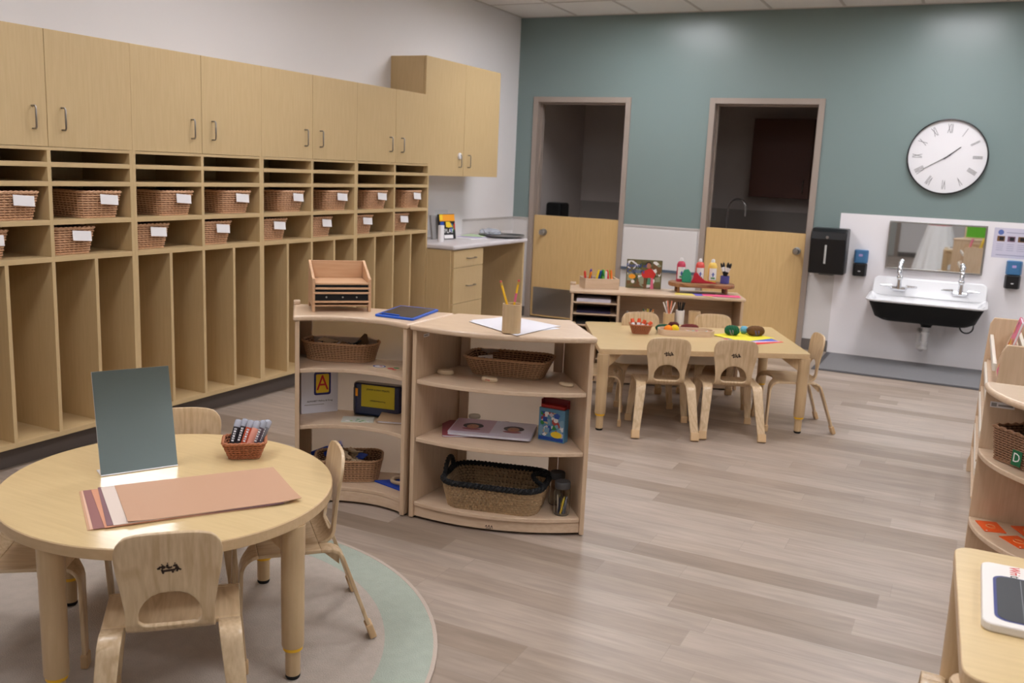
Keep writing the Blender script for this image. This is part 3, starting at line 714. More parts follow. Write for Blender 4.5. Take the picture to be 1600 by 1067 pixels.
def make_chair():
    t = thing('child_chair', '', 'chair', (0, 0, 0), 0, 'bent plywood child chairs')
    TH = .0115; Z = .298
    def sag(x, y): return -.009 * max(0, 1 - (x / .15) ** 2) * max(0, 1 - ((y - .01) / .11) ** 2)
    # seat
    bm = NB(); rows = []
    for i in range(13):
        y = -.085 + .185 * i / 12; w = .166
        rows.append([(w * (-1 + 2 * j / 16), y, Z + sag(w * (-1 + 2 * j / 16), y)) for j in range(17)])
    grid(bm, rows); o = link('seat', bm, W_PLY, t, smooth=True); solid(o, TH)
    # legs
    fr, Lf = arcpath([('a', .10, Z - .05, .05, 90, 0), ('l', .15, Z - .05, .158, .012)])
    re, Lr = arcpath([('l', -.085, Z, -.11, Z), ('a', -.11, Z - .045, .045, 90, 160), ('l', -.1523, Z - .0296, -.243, .012)])
    for sx in (-1, 1):
        rows = []
        for i in range(25):
            s = Lf * i / 24; y, z = fr(s); u = min(1, s / .115); xi = .128 * math.sqrt(max(0, 1 - (1 - u) ** 2)); v = max(0, (s - .115) / (Lf - .115))
            xi += .024 * v; xo = .166 + .022 * min(1, s / Lf)
            rows.append([(sx * (xi + (xo - xi) * j / 5), y, z) for j in range(6)])
        bm = NB(); grid(bm, rows); lg = link('leg', bm, W_PLYZ, t, smooth=True); solid(lg, TH)
        bm = NB(); box(bm, .150, .191, .147, .168, .0, .042) if sx > 0 else box(bm, -.191, -.150, .147, .168, .0, .042); link('foot_cap', bm, M_CAP, lg, bevel=.004)
        rows = []
        for i in range(21):
            s = Lr * i / 20; y, z = re(s); u = s / Lr; xi = .114 + .034 * max(0, (u - .15) / .85); xo = .166 + .024 * u
            if u < .12: xi = .112
            rows.append([(sx * (xi + (xo - xi) * j / 4), y, z) for j in range(5)])
        bm = NB(); grid(bm, rows); lg = link('leg', bm, W_PLYZ, t, smooth=True); solid(lg, TH)
        bm = NB(); vs = box(bm, .145, .193, -.011, .011, -.024, .024) if sx > 0 else box(bm, -.193, -.145, -.011, .011, -.024, .024)
        ang = math.atan2(.0907, .2564)
        o = link('foot_cap', bm, M_CAP, lg, bevel=.004); o.location = (0, -.2385, .0265); o.rotation_euler = (-ang, 0, 0)
        bm = NB(); prism(bm, [(-.0, 0), (.05, 0), (0, -.045)], -.012, .012)
        bmesh.ops.rotate(bm, verts=bm.verts, cent=(0, 0, 0), matrix=Matrix(((0, 0, 1), (1, 0, 0), (0, 1, 0))))
        o = link('leg_brace', bm, W_PLYZ, lg, bevel=.002); o.location = (sx * .14, -.143, Z - .008)
    # back: annulus round the hand hole, bent up from the seat
    bk, Lb = arcpath([('a', -.085, Z + .05, .05, 270, 188), ('l', -.1345, Z + .043, -.1345 - .033, Z + .043 + .236)])
    def bend(x, s):
        y, z = bk(max(0, s)); k = .35 * min(1, max(0, (s - .05) / .1))
        y += k * x * x * 1.6
        return (x, y, z + (sag(x, -.085) if s <= 0.02 else 0))
    top = Lb; outer = []
    prof = [(.106, 0), (.104, .05), (.105, .10), (.112, .15), (.121, .20), (.1255, .235), (.1245, .262), (.117, .282), (.100, .297), (.075, .3045), (.04, .3075), (0, .308)]
    sc = top / .308
    outer = [(x, s * sc) for x, s in prof] + [(-x, s * sc) for x, s in reversed(prof[:-1])]
    c = Vector((0, .098)); hole = []
    for x, s in ((.050, .052), (.064, .056), (.0735, .068), (.0745, .084), (.070, .104), (.058, .124), (.042, .139), (.022, .1475), (0, .150)): hole.append((x, s))
    hole = hole + [(-x, s) for x, s in reversed(hole[:-1])]
    n = 96; rings = []
    A = [2 * math.pi * k / n for k in range(n)]
    Ho = [poly_ray(hole, c, a) for a in A]; Ou = [poly_ray(outer, c, a) for a in A]
    for f in (0, .12, .3, .5, .7, .88, 1): rings.append([bend(*(h.lerp(o_, f))) for h, o_ in zip(Ho, Ou)])
    bm = NB(); grid(bm, rings, True); bo = link('backrest', bm, W_PLYZ, t, smooth=True); solid(bo, TH)
    # small burnt mark of figures and a cart on the back
    bm = NB(); s0 = .215; y_, z_ = bk(s0)
    def seg(x0, z0, x1, z1, w=.0012):
        w *= 1.5
        d = Vector((x1 - x0, z1 - z0)); nn = Vector((-d.y, d.x)).normalized() * w
        bm.faces.new([bm.verts.new((p[0], 0, p[1])) for p in ((x0 + nn.x, z0 + nn.y), (x0 - nn.x, z0 - nn.y), (x1 - nn.x, z1 - nn.y), (x1 + nn.x, z1 + nn.y))])
    for q in ((-.013, -.006, .011, -.004, .0016), (-.013, -.002, -.010, -.006), (.011, -.004, .013, 0), (-.014, .004, -.02, -.001), (-.014, .004, -.009, -.001), (-.02, .0, -.015, .0), (-.012, .006, -.006, .001, .0016),
              (-.004, .004, .002, 0, .0016), (-.004, .004, -.001, .008), (.002, .0, .006, .003), (.012, .007, .016, -.002, .0018), (.016, -.002, .022, -.005), (.016, -.002, .014, -.008), (.012, .007, .008, .003)): seg(*q)
    for x, z, r in ((-.010, -.0095, .0024), (.007, -.0085, .0024), (-.012, .0085, .0015), (-.002, .0105, .0015), (.011, .0098, .0015)):
        bm.faces.new([bm.verts.new((x + r * math.cos(i), 0, z + r * math.sin(i))) for i in (0, 1.05, 2.1, 3.14, 4.19, 5.24)])
    lg = link('burnt_logo', bm, mat('burnt_mark', (56, 38, 28), .7), bo); lg.location = (0, y_ - .0066, z_); lg.rotation_euler = (R(8), 0, 0); lg.scale = (1.3, 1, 1.3)
    return t
ch = make_chair(); used = False
def chair(x, y, facing_deg, label, sc=1):
    global used
    rz = R(facing_deg - 90)
    if not used:
        used = True; ch.location = (x, y, z_rug); ch.rotation_euler = (0, 0, rz); ch['label'] = label; return ch
    return dup(ch, (x, y, z_rug), rz, label)
def from_knees(ax, ay, bx, by, push=0):
    """left and right outer rear knees at seat height -> chair origin and facing angle"""
    dx, dy = bx - ax, by - ay; a = math.atan2(dy, dx) + math.pi / 2; mx_, my_ = (ax + bx) / 2, (ay + by) / 2
    return mx_ + (.152 + push) * math.cos(a), my_ + (.152 + push) * math.sin(a), math.degrees(a)
z_rug = .009
x, y, a = from_knees(2.428, -7.048, 2.644, -6.843); chair(x + .012, y - .052, a, 'plywood child chair nearest the camera, its back turned, at the round table')
fa = math.degrees(math.atan2(-.72, -.69)); fx, fy = math.cos(R(fa)), math.sin(R(fa))
chair(2.527 + .24 * fx, -6.166 + .24 * fy, fa, 'plywood child chair at the right of the round table beside the curved shelf')
chair(1.855, -6.275, -48, 'plywood child chair behind the mirror stand, mostly hidden by the round table')
chair(1.82, -6.805, 37, 'plywood child chair at the left edge of the photo by the round table')
z_rug = 0.0
x, y, a = from_knees(2.588, -3.513, 2.856, -3.392); chair(x + .012, y - .035, 115, 'left of the two chairs at the near side of the rectangular table, its back turned')
x, y, a = from_knees(2.922, -3.31, 3.186, -3.205); chair(x + .012, y - .03, 114, 'right of the two chairs at the near side of the rectangular table, its back turned')
chair(2.36, -2.80, -62, 'left of the two chairs on the far side of the rectangular table')
chair(2.78, -2.53, -62, 'right of the two chairs on the far side of the rectangular table')
chair(2.25, -3.33, 18, 'child chair at the left end of the rectangular table beside the curved shelf')
chair(3.30, -2.80, 205, 'child chair at the right end of the rectangular table near the sink mat')
chair(4.378, -6.31, -92, 'child chair beside the small table at the right edge of the photo')

# ------------------------------------------------------------------ tables
def table_leg(parent, x, y, zt, z0=0, inx=0, iny=0):
    bm = NB(); lathe(bm, [(.0005, .1), (.030, .1), (.032, .105), (.033, .3), (.033, zt - .09), (.034, zt - .088), (.035, zt), (.0005, zt)], 24); lg = link('leg', bm, W_LEG, parent, smooth=True); lg.location = (x, y, z0)
    bm = NB(); lathe(bm, [(.0005, .012), (.0205, .012), (.0215, .02), (.0215, .089), (.0005, .089)], 20); link('leg_extension', bm, W_LEG, lg, smooth=True)
    bm = NB(); lathe(bm, [(.0005, .089), (.027, .089), (.0285, .0945), (.027, .1), (.0005, .1)], 24); link('yellow_ring', bm, M_YEL, lg, smooth=True)
    bm = NB(); lathe(bm, [(.0005, 0), (.018, 0), (.021, .005), (.021, .012), (.0005, .012)], 20); link('rubber_foot', bm, M_RUBBER, lg, smooth=True)
    d = Vector((inx, iny)).normalized(); n_ = Vector((-d.y, d.x)) * .022
    bm = NB(); L_ = .16
    pr = [(.015, zt), (L_, zt), (.1, zt - .035), (.03, zt - .075), (.015, zt - .08)]
    a_ = [bm.verts.new((d.x * u + n_.x, d.y * u + n_.y, z)) for u, z in pr]; b_ = [bm.verts.new((d.x * u - n_.x, d.y * u - n_.y, z)) for u, z in pr]
    bm.faces.new(a_); bm.faces.new(b_)
    for i in range(len(pr)): bm.faces.new((a_[i], a_[(i + 1) % len(pr)], b_[(i + 1) % len(pr)], b_[i]))
    link('corner_bracket', bm, W_LEG, lg, bevel=.004)
TZ = .508
t = thing('round_table', 'round maple child table with mirror and brown papers on it', 'table', (2.1279, -6.5862, 0))
ea = math.atan2(.59689, -.80232)
def oval(k, z, n=96):
    out = []
    for i in range(n):
        a = 2 * math.pi * i / n; u, v = k[0] * math.cos(a), k[1] * math.sin(a)
        out.append((u * math.cos(ea) - v * math.sin(ea), u * math.sin(ea) + v * math.cos(ea)))
    return out
bm = NB(); prism(bm, oval((.509, .471), 0), TZ - .001, TZ); link('tabletop', bm, W_TOP, t)
bm = NB(); prism(bm, oval((.512, .474), 0), TZ - .031, TZ - .001); link('edge_band', bm, W_EDGE, t, bevel=.002)
for x, y in ((2.595, -6.593), (2.166, -7.03), (1.69, -6.61), (2.108, -6.158)):
    dx, dy = x - 2.1279, y + 6.5862; table_leg(t, dx, dy, TZ - .031 - .009, .009, -dx, -dy)
TT = .485
FL_, FR_, BR_, BL_ = (2.366, -3.615), (3.438, -2.955), (3.039, -2.085), (1.925, -2.743)
t = thing('rectangular_table', 'long rectangular maple child table with craft supplies on it', 'table', (0, 0, 0))
def on_(p, a, c): return (c[0] + p[0] * math.cos(a) - p[1] * math.sin(a), c[1] + p[0] * math.sin(a) + p[1] * math.cos(a))
def inset(P, k):
    c = (sum(p[0] for p in P) / 4, sum(p[1] for p in P) / 4)
    out = []
    for p in P:
        d = Vector((c[0] - p[0], c[1] - p[1])); out.append((p[0] + d.x / d.length * k, p[1] + d.y / d.length * k))
    return out
def round_poly(P, r, n=4):
    out = []
    for i, p in enumerate(P):
        p = Vector(p); a = (Vector(P[i - 1]) - p).normalized(); b = (Vector(P[(i + 1) % len(P)]) - p).normalized()
        for k in range(n + 1):
            u = k / n; out.append(tuple((p + a * r * (1 - u) ** 2 + b * r * u ** 2)))
    return out
Q = [FL_, FR_, BR_, BL_]
tm = thing  # noqa
cx, cy = sum(p[0] for p in Q) / 4, sum(p[1] for p in Q) / 4; t.location = (cx, cy, 0)
Ql = [(p[0] - cx, p[1] - cy) for p in Q]
bm = NB(); prism(bm, round_poly(inset(Ql, .003), .025), TT - .001, TT); o = link('tabletop', bm, W_TOP, t)
bm = NB(); prism(bm, round_poly(Ql, .025), TT - .031, TT - .001); link('edge_band', bm, W_EDGE, t, bevel=.002)
for p in inset(Ql, .035)[:2] + inset(Ql, .06)[2:]: table_leg(t, p[0], p[1], TT - .031, 0, -p[0], -p[1])
for i, (x, y) in enumerate(((2.43, -3.17), (2.80, -2.92))):
    bm = NB(); o_ = [on_(p, R(32), (x - cx, y - cy)) for p in rrect(.27, .17, .06, 6)]; i_ = [on_(p, R(32), (x - cx, y - cy)) for p in rrect(.245, .145, .05, 6)]
    prism(bm, i_, .345, .35); grid(bm, [[(a, b, .35) for a, b in i_], [(a, b, .40) for a, b in o_], [(a, b, .407) for a, b in o_], [(a, b, .405) for a, b in i_]], True)
    for k in (0, 14): box(bm, o_[k][0] - .006, o_[k][0] + .006, o_[k][1] - .006, o_[k][1] + .006, .40, TT - .031)
    ut = link('under_tray', bm, mat('pale_tray', (214, 206, 194), .4), t, smooth=True)
    bm = NB(); box(bm, x - cx - .09, x - cx + .09, y - cy - .05, y - cy + .05, .351, .392, 0, R(32)); link('tray_contents', bm, mat('felt_mix_%d' % i, [(60, 100, 110), (90, 74, 56)][i], .95, var=.4, vscale=60), ut, bevel=.012)
TS = .615
t = thing('activity_table', 'small maple table at the right edge holding the writing board', 'table', (4.62, -6.45, 0))
P3 = [(-.344, -.347), (.42, -.36), (.42, .33), (-.371, .339)]
bm = NB(); prism(bm, round_poly(P3, .05, 6), TS - .031, TS - .001); link('edge_band', bm, W_EDGE, t, bevel=.002)
bm = NB(); prism(bm, round_poly(inset(P3, .003), .05, 6), TS - .001, TS); link('tabletop', bm, W_TOP, t)
for p in ((-.332, .285), (.37, .28), (.37, -.31), (-.325, -.30)): table_leg(t, p[0], p[1], TS - .031, 0, -p[0], -p[1])

# ------------------------------------------------------------------ curved shelf units
def arc_pts(a, b, sag_, n=18):
    """points from a to b bulging by sag_ to the right-hand side of a->b"""
    a, b = Vector(a), Vector(b); m_ = (a + b) / 2; d = (b - a); nrm = Vector((d.y, -d.x)).normalized(); h = d.length / 2
    if abs(sag_) < 1e-6: return [tuple(a), tuple(b)]
    r = (h * h + sag_ * sag_) / (2 * sag_); c = m_ - nrm * (r - sag_)
    a0 = math.atan2((a - c).y, (a - c).x); a1 = math.atan2((b - c).y, (b - c).x)
    da = (a1 - a0 + math.pi) % (2 * math.pi) - math.pi
    return [(c.x + abs(r) * math.cos(a0 + da * i / n), c.y + abs(r) * math.sin(a0 + da * i / n)) for i in range(n + 1)]
ZSH = .835; SHELVES = (.605, .357, .075)
def curved_unit(name, label, FL, FR, BR, BL, sag_, back=True, backsag=0., tilt=0, lip=None, sticker=None):
    o3 = Vector(((FL[0] + FR[0] + BR[0] + BL[0]) / 4, (FL[1] + FR[1] + BR[1] + BL[1]) / 4))
    t = thing(name, label, 'shelf', (o3.x, o3.y, 0))
    L_ = lambda p: (p[0] - o3.x, p[1] - o3.y)
    FL, FR, BR, BL = map(L_, (FL, FR, BR, BL))
    # unit directions
    V = lambda p: Vector(p)
    def side_in(a, b, k):  # shift segment toward the inside by k
        d = (V(b) - V(a)).normalized(); n_ = Vector((-d.y, d.x))
        if n_.dot(-(V(a) + V(b)) / 2) < 0: n_ = -n_
        return tuple(V(a) + n_ * k), tuple(V(b) + n_ * k)
    front = arc_pts(FL, FR, sag_)
    top = front + arc_pts(BR, BL, backsag, 10 if backsag else 1)
    bm = NB(); prism(bm, top, ZSH - .023, ZSH); link('shelf_top', bm, W_MAP, t, bevel=.009, seg=4)
    # side panels, slightly inside
    for a, b in ((FL, BL), (FR, BR)):
        p, q = side_in(a, b, .008); p2, q2 = side_in(a, b, .027)
        d = (V(b) - V(a)).normalized() * .012; p = tuple(V(p) + d); p2 = tuple(V(p2) + d)
        bm = NB(); prism(bm, [p, q, q2, p2], .006, ZSH - .0235); sp = link('side_panel', bm, W_MAPZ, t, bevel=.003)
        bm = NB()
        dd = (V(b) - V(a)).normalized()
        for k in (.03, (V(b) - V(a)).length - .03):
            m_ = V(p) * .5 + V(p2) * .5 + dd * k
            lathe(bm, [(.0005, 0), (.008, 0), (.008, .006), (.0005, .006)], 10, (m_.x, m_.y))
        link('rubber_foot', bm, M_RUBBER, sp)
    li = side_in(FL, BL, .0275); ri = side_in(FR, BR, .0275)
    dl = (V(BL) - V(FL)).normalized(); dr = (V(BR) - V(FR)).normalized()
    for i, zt in enumerate(SHELVES):
        k = .02
        a = V(li[0]) + dl * k; b = V(ri[0]) + dr * k; c = V(ri[1]) - dr * .024; e = V(li[1]) - dl * .024
        pf = arc_pts(tuple(a), tuple(b), sag_ * ((b - a).length / (V(FR) - V(FL)).length) ** 2)
        bm = NB(); prism(bm, pf + [tuple(c), tuple(e)], zt - .018, zt); link('shelf', bm, W_MAP, t, bevel=.003)
        if i == 2:
            a = a + dl * .004; b = b + dr * .004
            pf = arc_pts(tuple(a), tuple(b), sag_ * .92 * ((b - a).length / (V(FR) - V(FL)).length) ** 2); pb = [tuple(V(p) + ((dl + dr) / 2).normalized() * .016) for p in pf]
            bm = NB(); prism(bm, pf + pb[::-1], .012, zt - .0185); link('kick_board', bm, W_MAP, t, bevel=.002)
    # back: solid stiles at the ends and a translucent sheet between
    e = V(li[1]); c = V(ri[1]); w = (c - e)
    n_ = -((dl + dr) / 2).normalized()
    for u0, u1 in ((0, .09), (.91, 1)):
        a_, b_ = e + w * u0, e + w * u1
        bm = NB(); prism(bm, [tuple(a_), tuple(b_), tuple(b_ + n_ * .018), tuple(a_ + n_ * .018)], .02, ZSH - .0235); link('back_stile', bm, W_MAPZ, t, bevel=.002)
    a_, b_ = e + w * .0905, e + w * .9095
    bm = NB(); prism(bm, [tuple(a_ + n_ * .004), tuple(b_ + n_ * .004), tuple(b_ + n_ * .008), tuple(a_ + n_ * .008)], .02, ZSH - .0235); link('back_sheet', bm, M_FROST, t)
    if lip:
        d = (V(BL) - V(FL)).normalized(); n2 = side_in(FL, BL, .03)
        q0 = V(BL) - d * .04
        bm = NB(); prism(bm, [tuple(q0), tuple(V(BL)), tuple(V(n2[1])), tuple(V(n2[0]) + d * ((V(BL) - V(FL)).length - .04))], ZSH - .001, ZSH + .018); link('corner_lip', bm, W_MAP, t, bevel=.006, seg=3)
    return t, o3
FL1, FR1, BR1, BL1 = (2.187, -5.365), (2.925, -5.145), (2.667, -4.80), (2.187, -4.97)
uR, oR = curved_unit('curved_shelf', 'maple shelf bowed outward with pencil cup and white paper on top', FL1, FR1, BR1, BL1, .088)
FL2, FR2, BR2, BL2 = (1.706, -5.51), (2.178, -5.37), (2.178, -4.975), (1.48, -5.23)
uL, oL = curved_unit('curved_shelf', 'maple shelf curving inward with letter tray and blue tablet on top', FL2, FR2, BR2, BL2, -.085, lip=True)
KX, KY, KR = 4.752, -5.06, .455
uC = thing('quarter_round_shelf', 'maple quarter round end shelf at the right edge holding a dark basket and orange cards', 'shelf', (KX, KY, 0))
def quarter(r, n=20, y=0, x=0): return [(x, y)] + [(-r * math.cos(math.pi / 2 * k / n), -r * math.sin(math.pi / 2 * k / n)) for k in range(n + 1)]
qt = [(0.0, .022), (-KR + .01, .022)] + quarter(KR)[1:]
bm = NB(); prism(bm, qt, ZSH - .023, ZSH); link('shelf_top', bm, W_MAP, uC, bevel=.0105, seg=4)
bm = NB(); box(bm, -KR + .008, 0, .0, .018, .006, ZSH - .0235); link('back_panel', bm, W_MAPZ, uC, bevel=.003)
bm = NB(); box(bm, -.018, 0, -KR + .01, -.0005, .006, ZSH - .0235); link('side_panel', bm, W_MAPZ, uC, bevel=.003)
for zt in SHELVES:
    bm = NB(); prism(bm, [(-.0185, -.0005)] + [(-.4475 * math.cos(math.pi / 2 * k / 20) - (.0185 if k == 20 else 0), -.0005 - .4475 * math.sin(math.pi / 2 * k / 20)) for k in range(21)], zt - .018, zt); link('shelf', bm, W_MAP, uC, bevel=.004, seg=3)
bm = NB(); rr = [.425, .41]; po = [(-rr[0] * math.cos(math.pi / 2 * k / 20), -.001 - rr[0] * math.sin(math.pi / 2 * k / 20)) for k in range(20)]; pi_ = [(-rr[1] * math.cos(math.pi / 2 * k / 20), -.001 - rr[1] * math.sin(math.pi / 2 * k / 20)) for k in range(20)]
prism(bm, po + pi_[::-1], .012, SHELVES[2] - .0185); link('kick_board', bm, W_MAP, uC, bevel=.002)
# logo and stickers on the units
bm = NB()
for k, (x0, z0, x1, z1) in enumerate(((-.012, -.003, .012, -.003), (-.014, .002, -.009, .01), (-.009, .01, -.006, 0), (-.002, .001, .002, .011), (.002, .011, .005, 0), (.009, 0, .013, .01), (.013, .01, .017, -.004))):
    d = Vector((x1 - x0, z1 - z0)); nn = Vector((-d.y, d.x)).normalized() * .0014
    bm.faces.new([bm.verts.new((p[0], 0, p[1])) for p in ((x0 + nn.x, z0 + nn.y), (x0 - nn.x, z0 - nn.y), (x1 - nn.x, z1 - nn.y), (x1 + nn.x, z1 + nn.y))])
q = link('burnt_logo', bm, MATS['burnt_mark'], uR)
q.location = (2.575 - oR.x, -5.3455 - oR.y, .036); q.rotation_euler = (0, 0, R(18))
bm = NB(); box(bm, 0, .045, -.0008, 0, 0, .014); box(bm, .004, .03, -.0012, -.0008, .005, .009, 1); q = link('sticker', bm, [M_TAG, c_gy], uR); q.location = (2.2155 - oR.x, -5.30 - oR.y, .775); q.rotation_euler = (0, R(0), R(90))
bm = NB(); box(bm, 0, .075, -.0008, 0, 0, .02); box(bm, .004, .02, -.0012, -.0008, .004, .016, 1); box(bm, .025, .07, -.0012, -.0008, .006, .012, 1); q = link('sticker', bm, [M_TAG, c_gy], uC)
q.location = (-.43, -.0005, .752)

# ------------------------------------------------------------------ shelf along the back (art supplies)
ZA = .66; aA = R(22.2)
t = thing('art_shelf', 'low maple shelf with paint bottles and picture book on top behind the rectangular table', 'shelf', (1.728, -2.535, 0), aA)
bm = NB(); box(bm, -.012, 1.212, -.0, .355, ZA - .023, ZA); link('shelf_top', bm, W_MAP, t, bevel=.008, seg=3)
for a, b in ((0, .018), (1.182, 1.2)):
    bm = NB(); box(bm, a, b, .008, .35, .006, ZA - .0235); link('side_panel', bm, W_MAPZ, t, bevel=.003)
bm = NB(); box(bm, .325, .343, .01, .34, .08, ZA - .0235); link('divider', bm, W_MAPZ, t, bevel=.002)
for z in (.578, .498, .418, .338, .258, .178):
    bm = NB(); box(bm, .0185, .3245, .012, .34, z - .01, z); link('shelf', bm, W_MAP, t, bevel=.001)
bm = NB(); box(bm, .3435, 1.1815, .012, .34, .33, .348); link('shelf', bm, W_MAP, t, bevel=.002)
bm = NB(); box(bm, .0185, 1.1815, .012, .34, .062, .08); link('shelf', bm, W_MAP, t, bevel=.002)
bm = NB(); box(bm, .0185, 1.1815, .341, .35, .02, ZA - .0235); link('back_panel', bm, W_MAP, t)
bm = NB(); box(bm, .0185, 1.1815, .02, .035, .01, .0615); link('kick_board', bm, W_MAP, t)
bm = NB(); box(bm, -.012, .03, .29, .355, ZA, ZA + .02); link('corner_lip', bm, W_MAP, t, bevel=.006, seg=3)
def on(base, ang, x, y, z): 
    return (base[0] + x * math.cos(ang) - y * math.sin(ang), base[1] + x * math.sin(ang) + y * math.cos(ang), z)
AB = (1.728, -2.535)

# ------------------------------------------------------------------ book display rack on the right
t = thing('book_display_rack', 'maple book display rack with pale rails standing behind the corner shelf', 'book rack', (4.31, -3.18, 0))
def rack_side(y, dx=0):
    bm = NB(); pr = [(.01, 0), (.008, .06), (.018, .09), (.02, .6), (.028, .80), (.045, .832), (.42, .832), (.44, .80), (.44, 0), (.36, 0), (.34, .04), (.08, .04), (.06, 0)]
    a_ = [bm.verts.new((x + dx, y, z)) for x, z in pr]; b_ = [bm.verts.new((x + dx, y - .018, z)) for x, z in pr]; bm.faces.new(a_); bm.faces.new(b_)
    for i in range(len(pr)): bm.faces.new((a_[i], a_[(i + 1) % len(pr)], b_[(i + 1) % len(pr)], b_[i]))
    return link('side_panel', bm, W_MAPZ, t, bevel=.004)
rack_side(0); rack_side(-.92, .035)
for x, z in ((.035, .745), (.025, .60), (.02, .44), (.02, .27), (.16, .77)):
    bm = NB(); box(bm, x, x + .016, -.9195, -.0185, z - .035, z); link('book_rail', bm, mat('pale_rail', (228, 218, 204), .4), t, bevel=.003)
    bm = NB(); a_ = [(x + .05, -.9195, z - .13), (x + .05, -.0185, z - .13), (x + .10, -.0185, z + .03), (x + .10, -.9195, z + .03)]
    vs = [bm.verts.new(p) for p in a_] + [bm.verts.new((p[0] + .008, p[1], p[2])) for p in a_]
    for f in ((0, 1, 2, 3), (4, 7, 6, 5), (0, 4, 5, 1), (1, 5, 6, 2), (2, 6, 7, 3), (3, 7, 4, 0)): bm.faces.new([vs[i] for i in f])
    link('slanted_back', bm, W_MAP, t)
    bm = NB(); box(bm, x + .0, x + .058, -.9195, -.0185, z - .14, z - .131); link('book_ledge', bm, W_MAP, t)
for i, (x, y, h, cs, lab) in enumerate(((.10, -.60, .27, [c_pk, c_g, c_o, c_r, c_y], 'pink and green picture book standing in the display rack'), (.235, -.78, .25, [c_y, c_o, c_ol, c_w], 'yellow picture book standing in the display rack behind the rail'))):
    tb, b = book('picture_book', lab, .2, h, .012, [cs[0]], (4.31 + x - .02, -3.18 + y + .0, .64 if i == 0 else .66), R(-90))
    for q in list(kids(tb)): q.rotation_euler = (R(-14), 0, 0)
    pp = patches(tb, 11 + i, (-.095, .095, .01, h - .01), cs, n=10, y=-.0125 - .001); pp.rotation_euler = (R(-14), 0, 0)

# ------------------------------------------------------------------ things on the round table
TZ1 = TZ + .0005
t = thing('table_mirror', 'upright acrylic mirror in an L shaped stand on the round table', 'mirror', (1.985, -6.575, TZ1))
A0, A1 = Vector((1.925, -6.668)), Vector((2.034, -6.468)); am = math.atan2(A1.y - A0.y, A1.x - A0.x)
mid = (A0 + A1) / 2; t.location = (mid.x, mid.y, TZ1); t.rotation_euler = (0, 0, am)
lean = R(15)
wM = (A1 - A0).length / 2
bm = NB(); box(bm, -wM, wM, 0, .0025, 0.003, .318); o = link('mirror_sheet', bm, M_MIRROR, t, bevel=.0006); o.rotation_euler = (-lean, 0, 0)
bm = NB(); box(bm, -wM, wM, .0027, .0052, 0.003, .318); o = link('mirror_backing', bm, M_PVC, t, bevel=.0006); o.rotation_euler = (-lean, 0, 0)
bm = NB(); box(bm, -wM, wM, -.004, .062, 0, .0028); link('mirror_foot', bm, M_PVC, t, bevel=.001)
# papers
PC = Vector((2.30, -6.615)); pa = math.atan2(.387, .27); pd = Vector((math.cos(pa), math.sin(pa)))
cols = [('tan', (204, 160, 126)), ('pale pink', (228, 186, 160)), ('mauve brown', (150, 102, 98)), ('salmon', (212, 150, 118)), ('purple brown', (132, 96, 100)), ('cream', (222, 204, 190)), ('light brown', (196, 154, 124))]
shf = [.096, .090, .084, .060, .048, .036, 0]; rots = [-.6, -.5, 0, 1.2, -1.2, .4, 0]
words_ = ['lowest sheet with only its edge showing', 'narrow strip showing above the lowest sheet', 'wide strip showing at the left', 'strip between two darker sheets', 'dark strip next to the cream sheet', 'strip just under the top sheet', 'large top sheet of the stack']
for i, (nm, c) in enumerate(cols):
    bm = NB(); nx_ = 14; rows = []
    for k in range(2):
        rows.append(None)
    g0 = []; th = .0009
    for zz in (0, th):
        g_ = []
        for a_ in range(nx_ + 1):
            r_ = []
            for b_ in range(9):
                x = -.2325 + .465 * a_ / nx_; y = -.157 + .314 * b_ / 8
                lift = (.009 * max(0, (x / .2325) - .75) * 4 * max(0, (-y / .157) - .4) if i == 6 else 0) + (.004 * max(0, -(x / .2325) - .8) * 5 * max(0, -y / .157) if i == 6 else 0)
                r_.append((x, y, zz + lift))
            g_.append(r_)
        g0.append(g_)
    va = grid(bm, g0[0]); vb = grid(bm, g0[1])
    ring = lambda v: v[0] + [r_[-1] for r_ in v[1:]] + v[-1][-2::-1] + [r_[0] for r_ in v[-2:0:-1]]
    ra, rb = ring(va), ring(vb)
    for k in range(len(ra)): bm.faces.new((ra[k], ra[(k + 1) % len(ra)], rb[(k + 1) % len(rb)], rb[k]))
    o = link('paper_sheet', bm, mat('craft_paper_%d' % i, c, .6), None, smooth=False)
    p = PC - pd * shf[i]
    tag(at(o, (p.x, p.y, TZ1 + .0012 * i), pa + R(rots[i])), '%s craft paper, %s' % (nm, words_[i]), 'paper', 'skin tone craft papers on the round table')
def small_basket(name, label, loc, rz, mw, w=.11, d=.095, h=.048, rows=7, stakes=30, **k):
    t = thing(name, label, 'basket', loc, rz); basket(t, w, d, w * .68, d * .68, h, rows, mw, .014, .003, stakes, .0045, **k); return t
small_basket('marker_basket', 'small red brown wicker basket full of paint sticks on the round table', (2.136, -6.278, TZ1), R(40), M_WICKR, .135, .115, .056)
stick_w = ['leftmost', 'second from left', 'third from left', 'fourth from left', 'fifth from left', 'rightmost, mostly hidden']
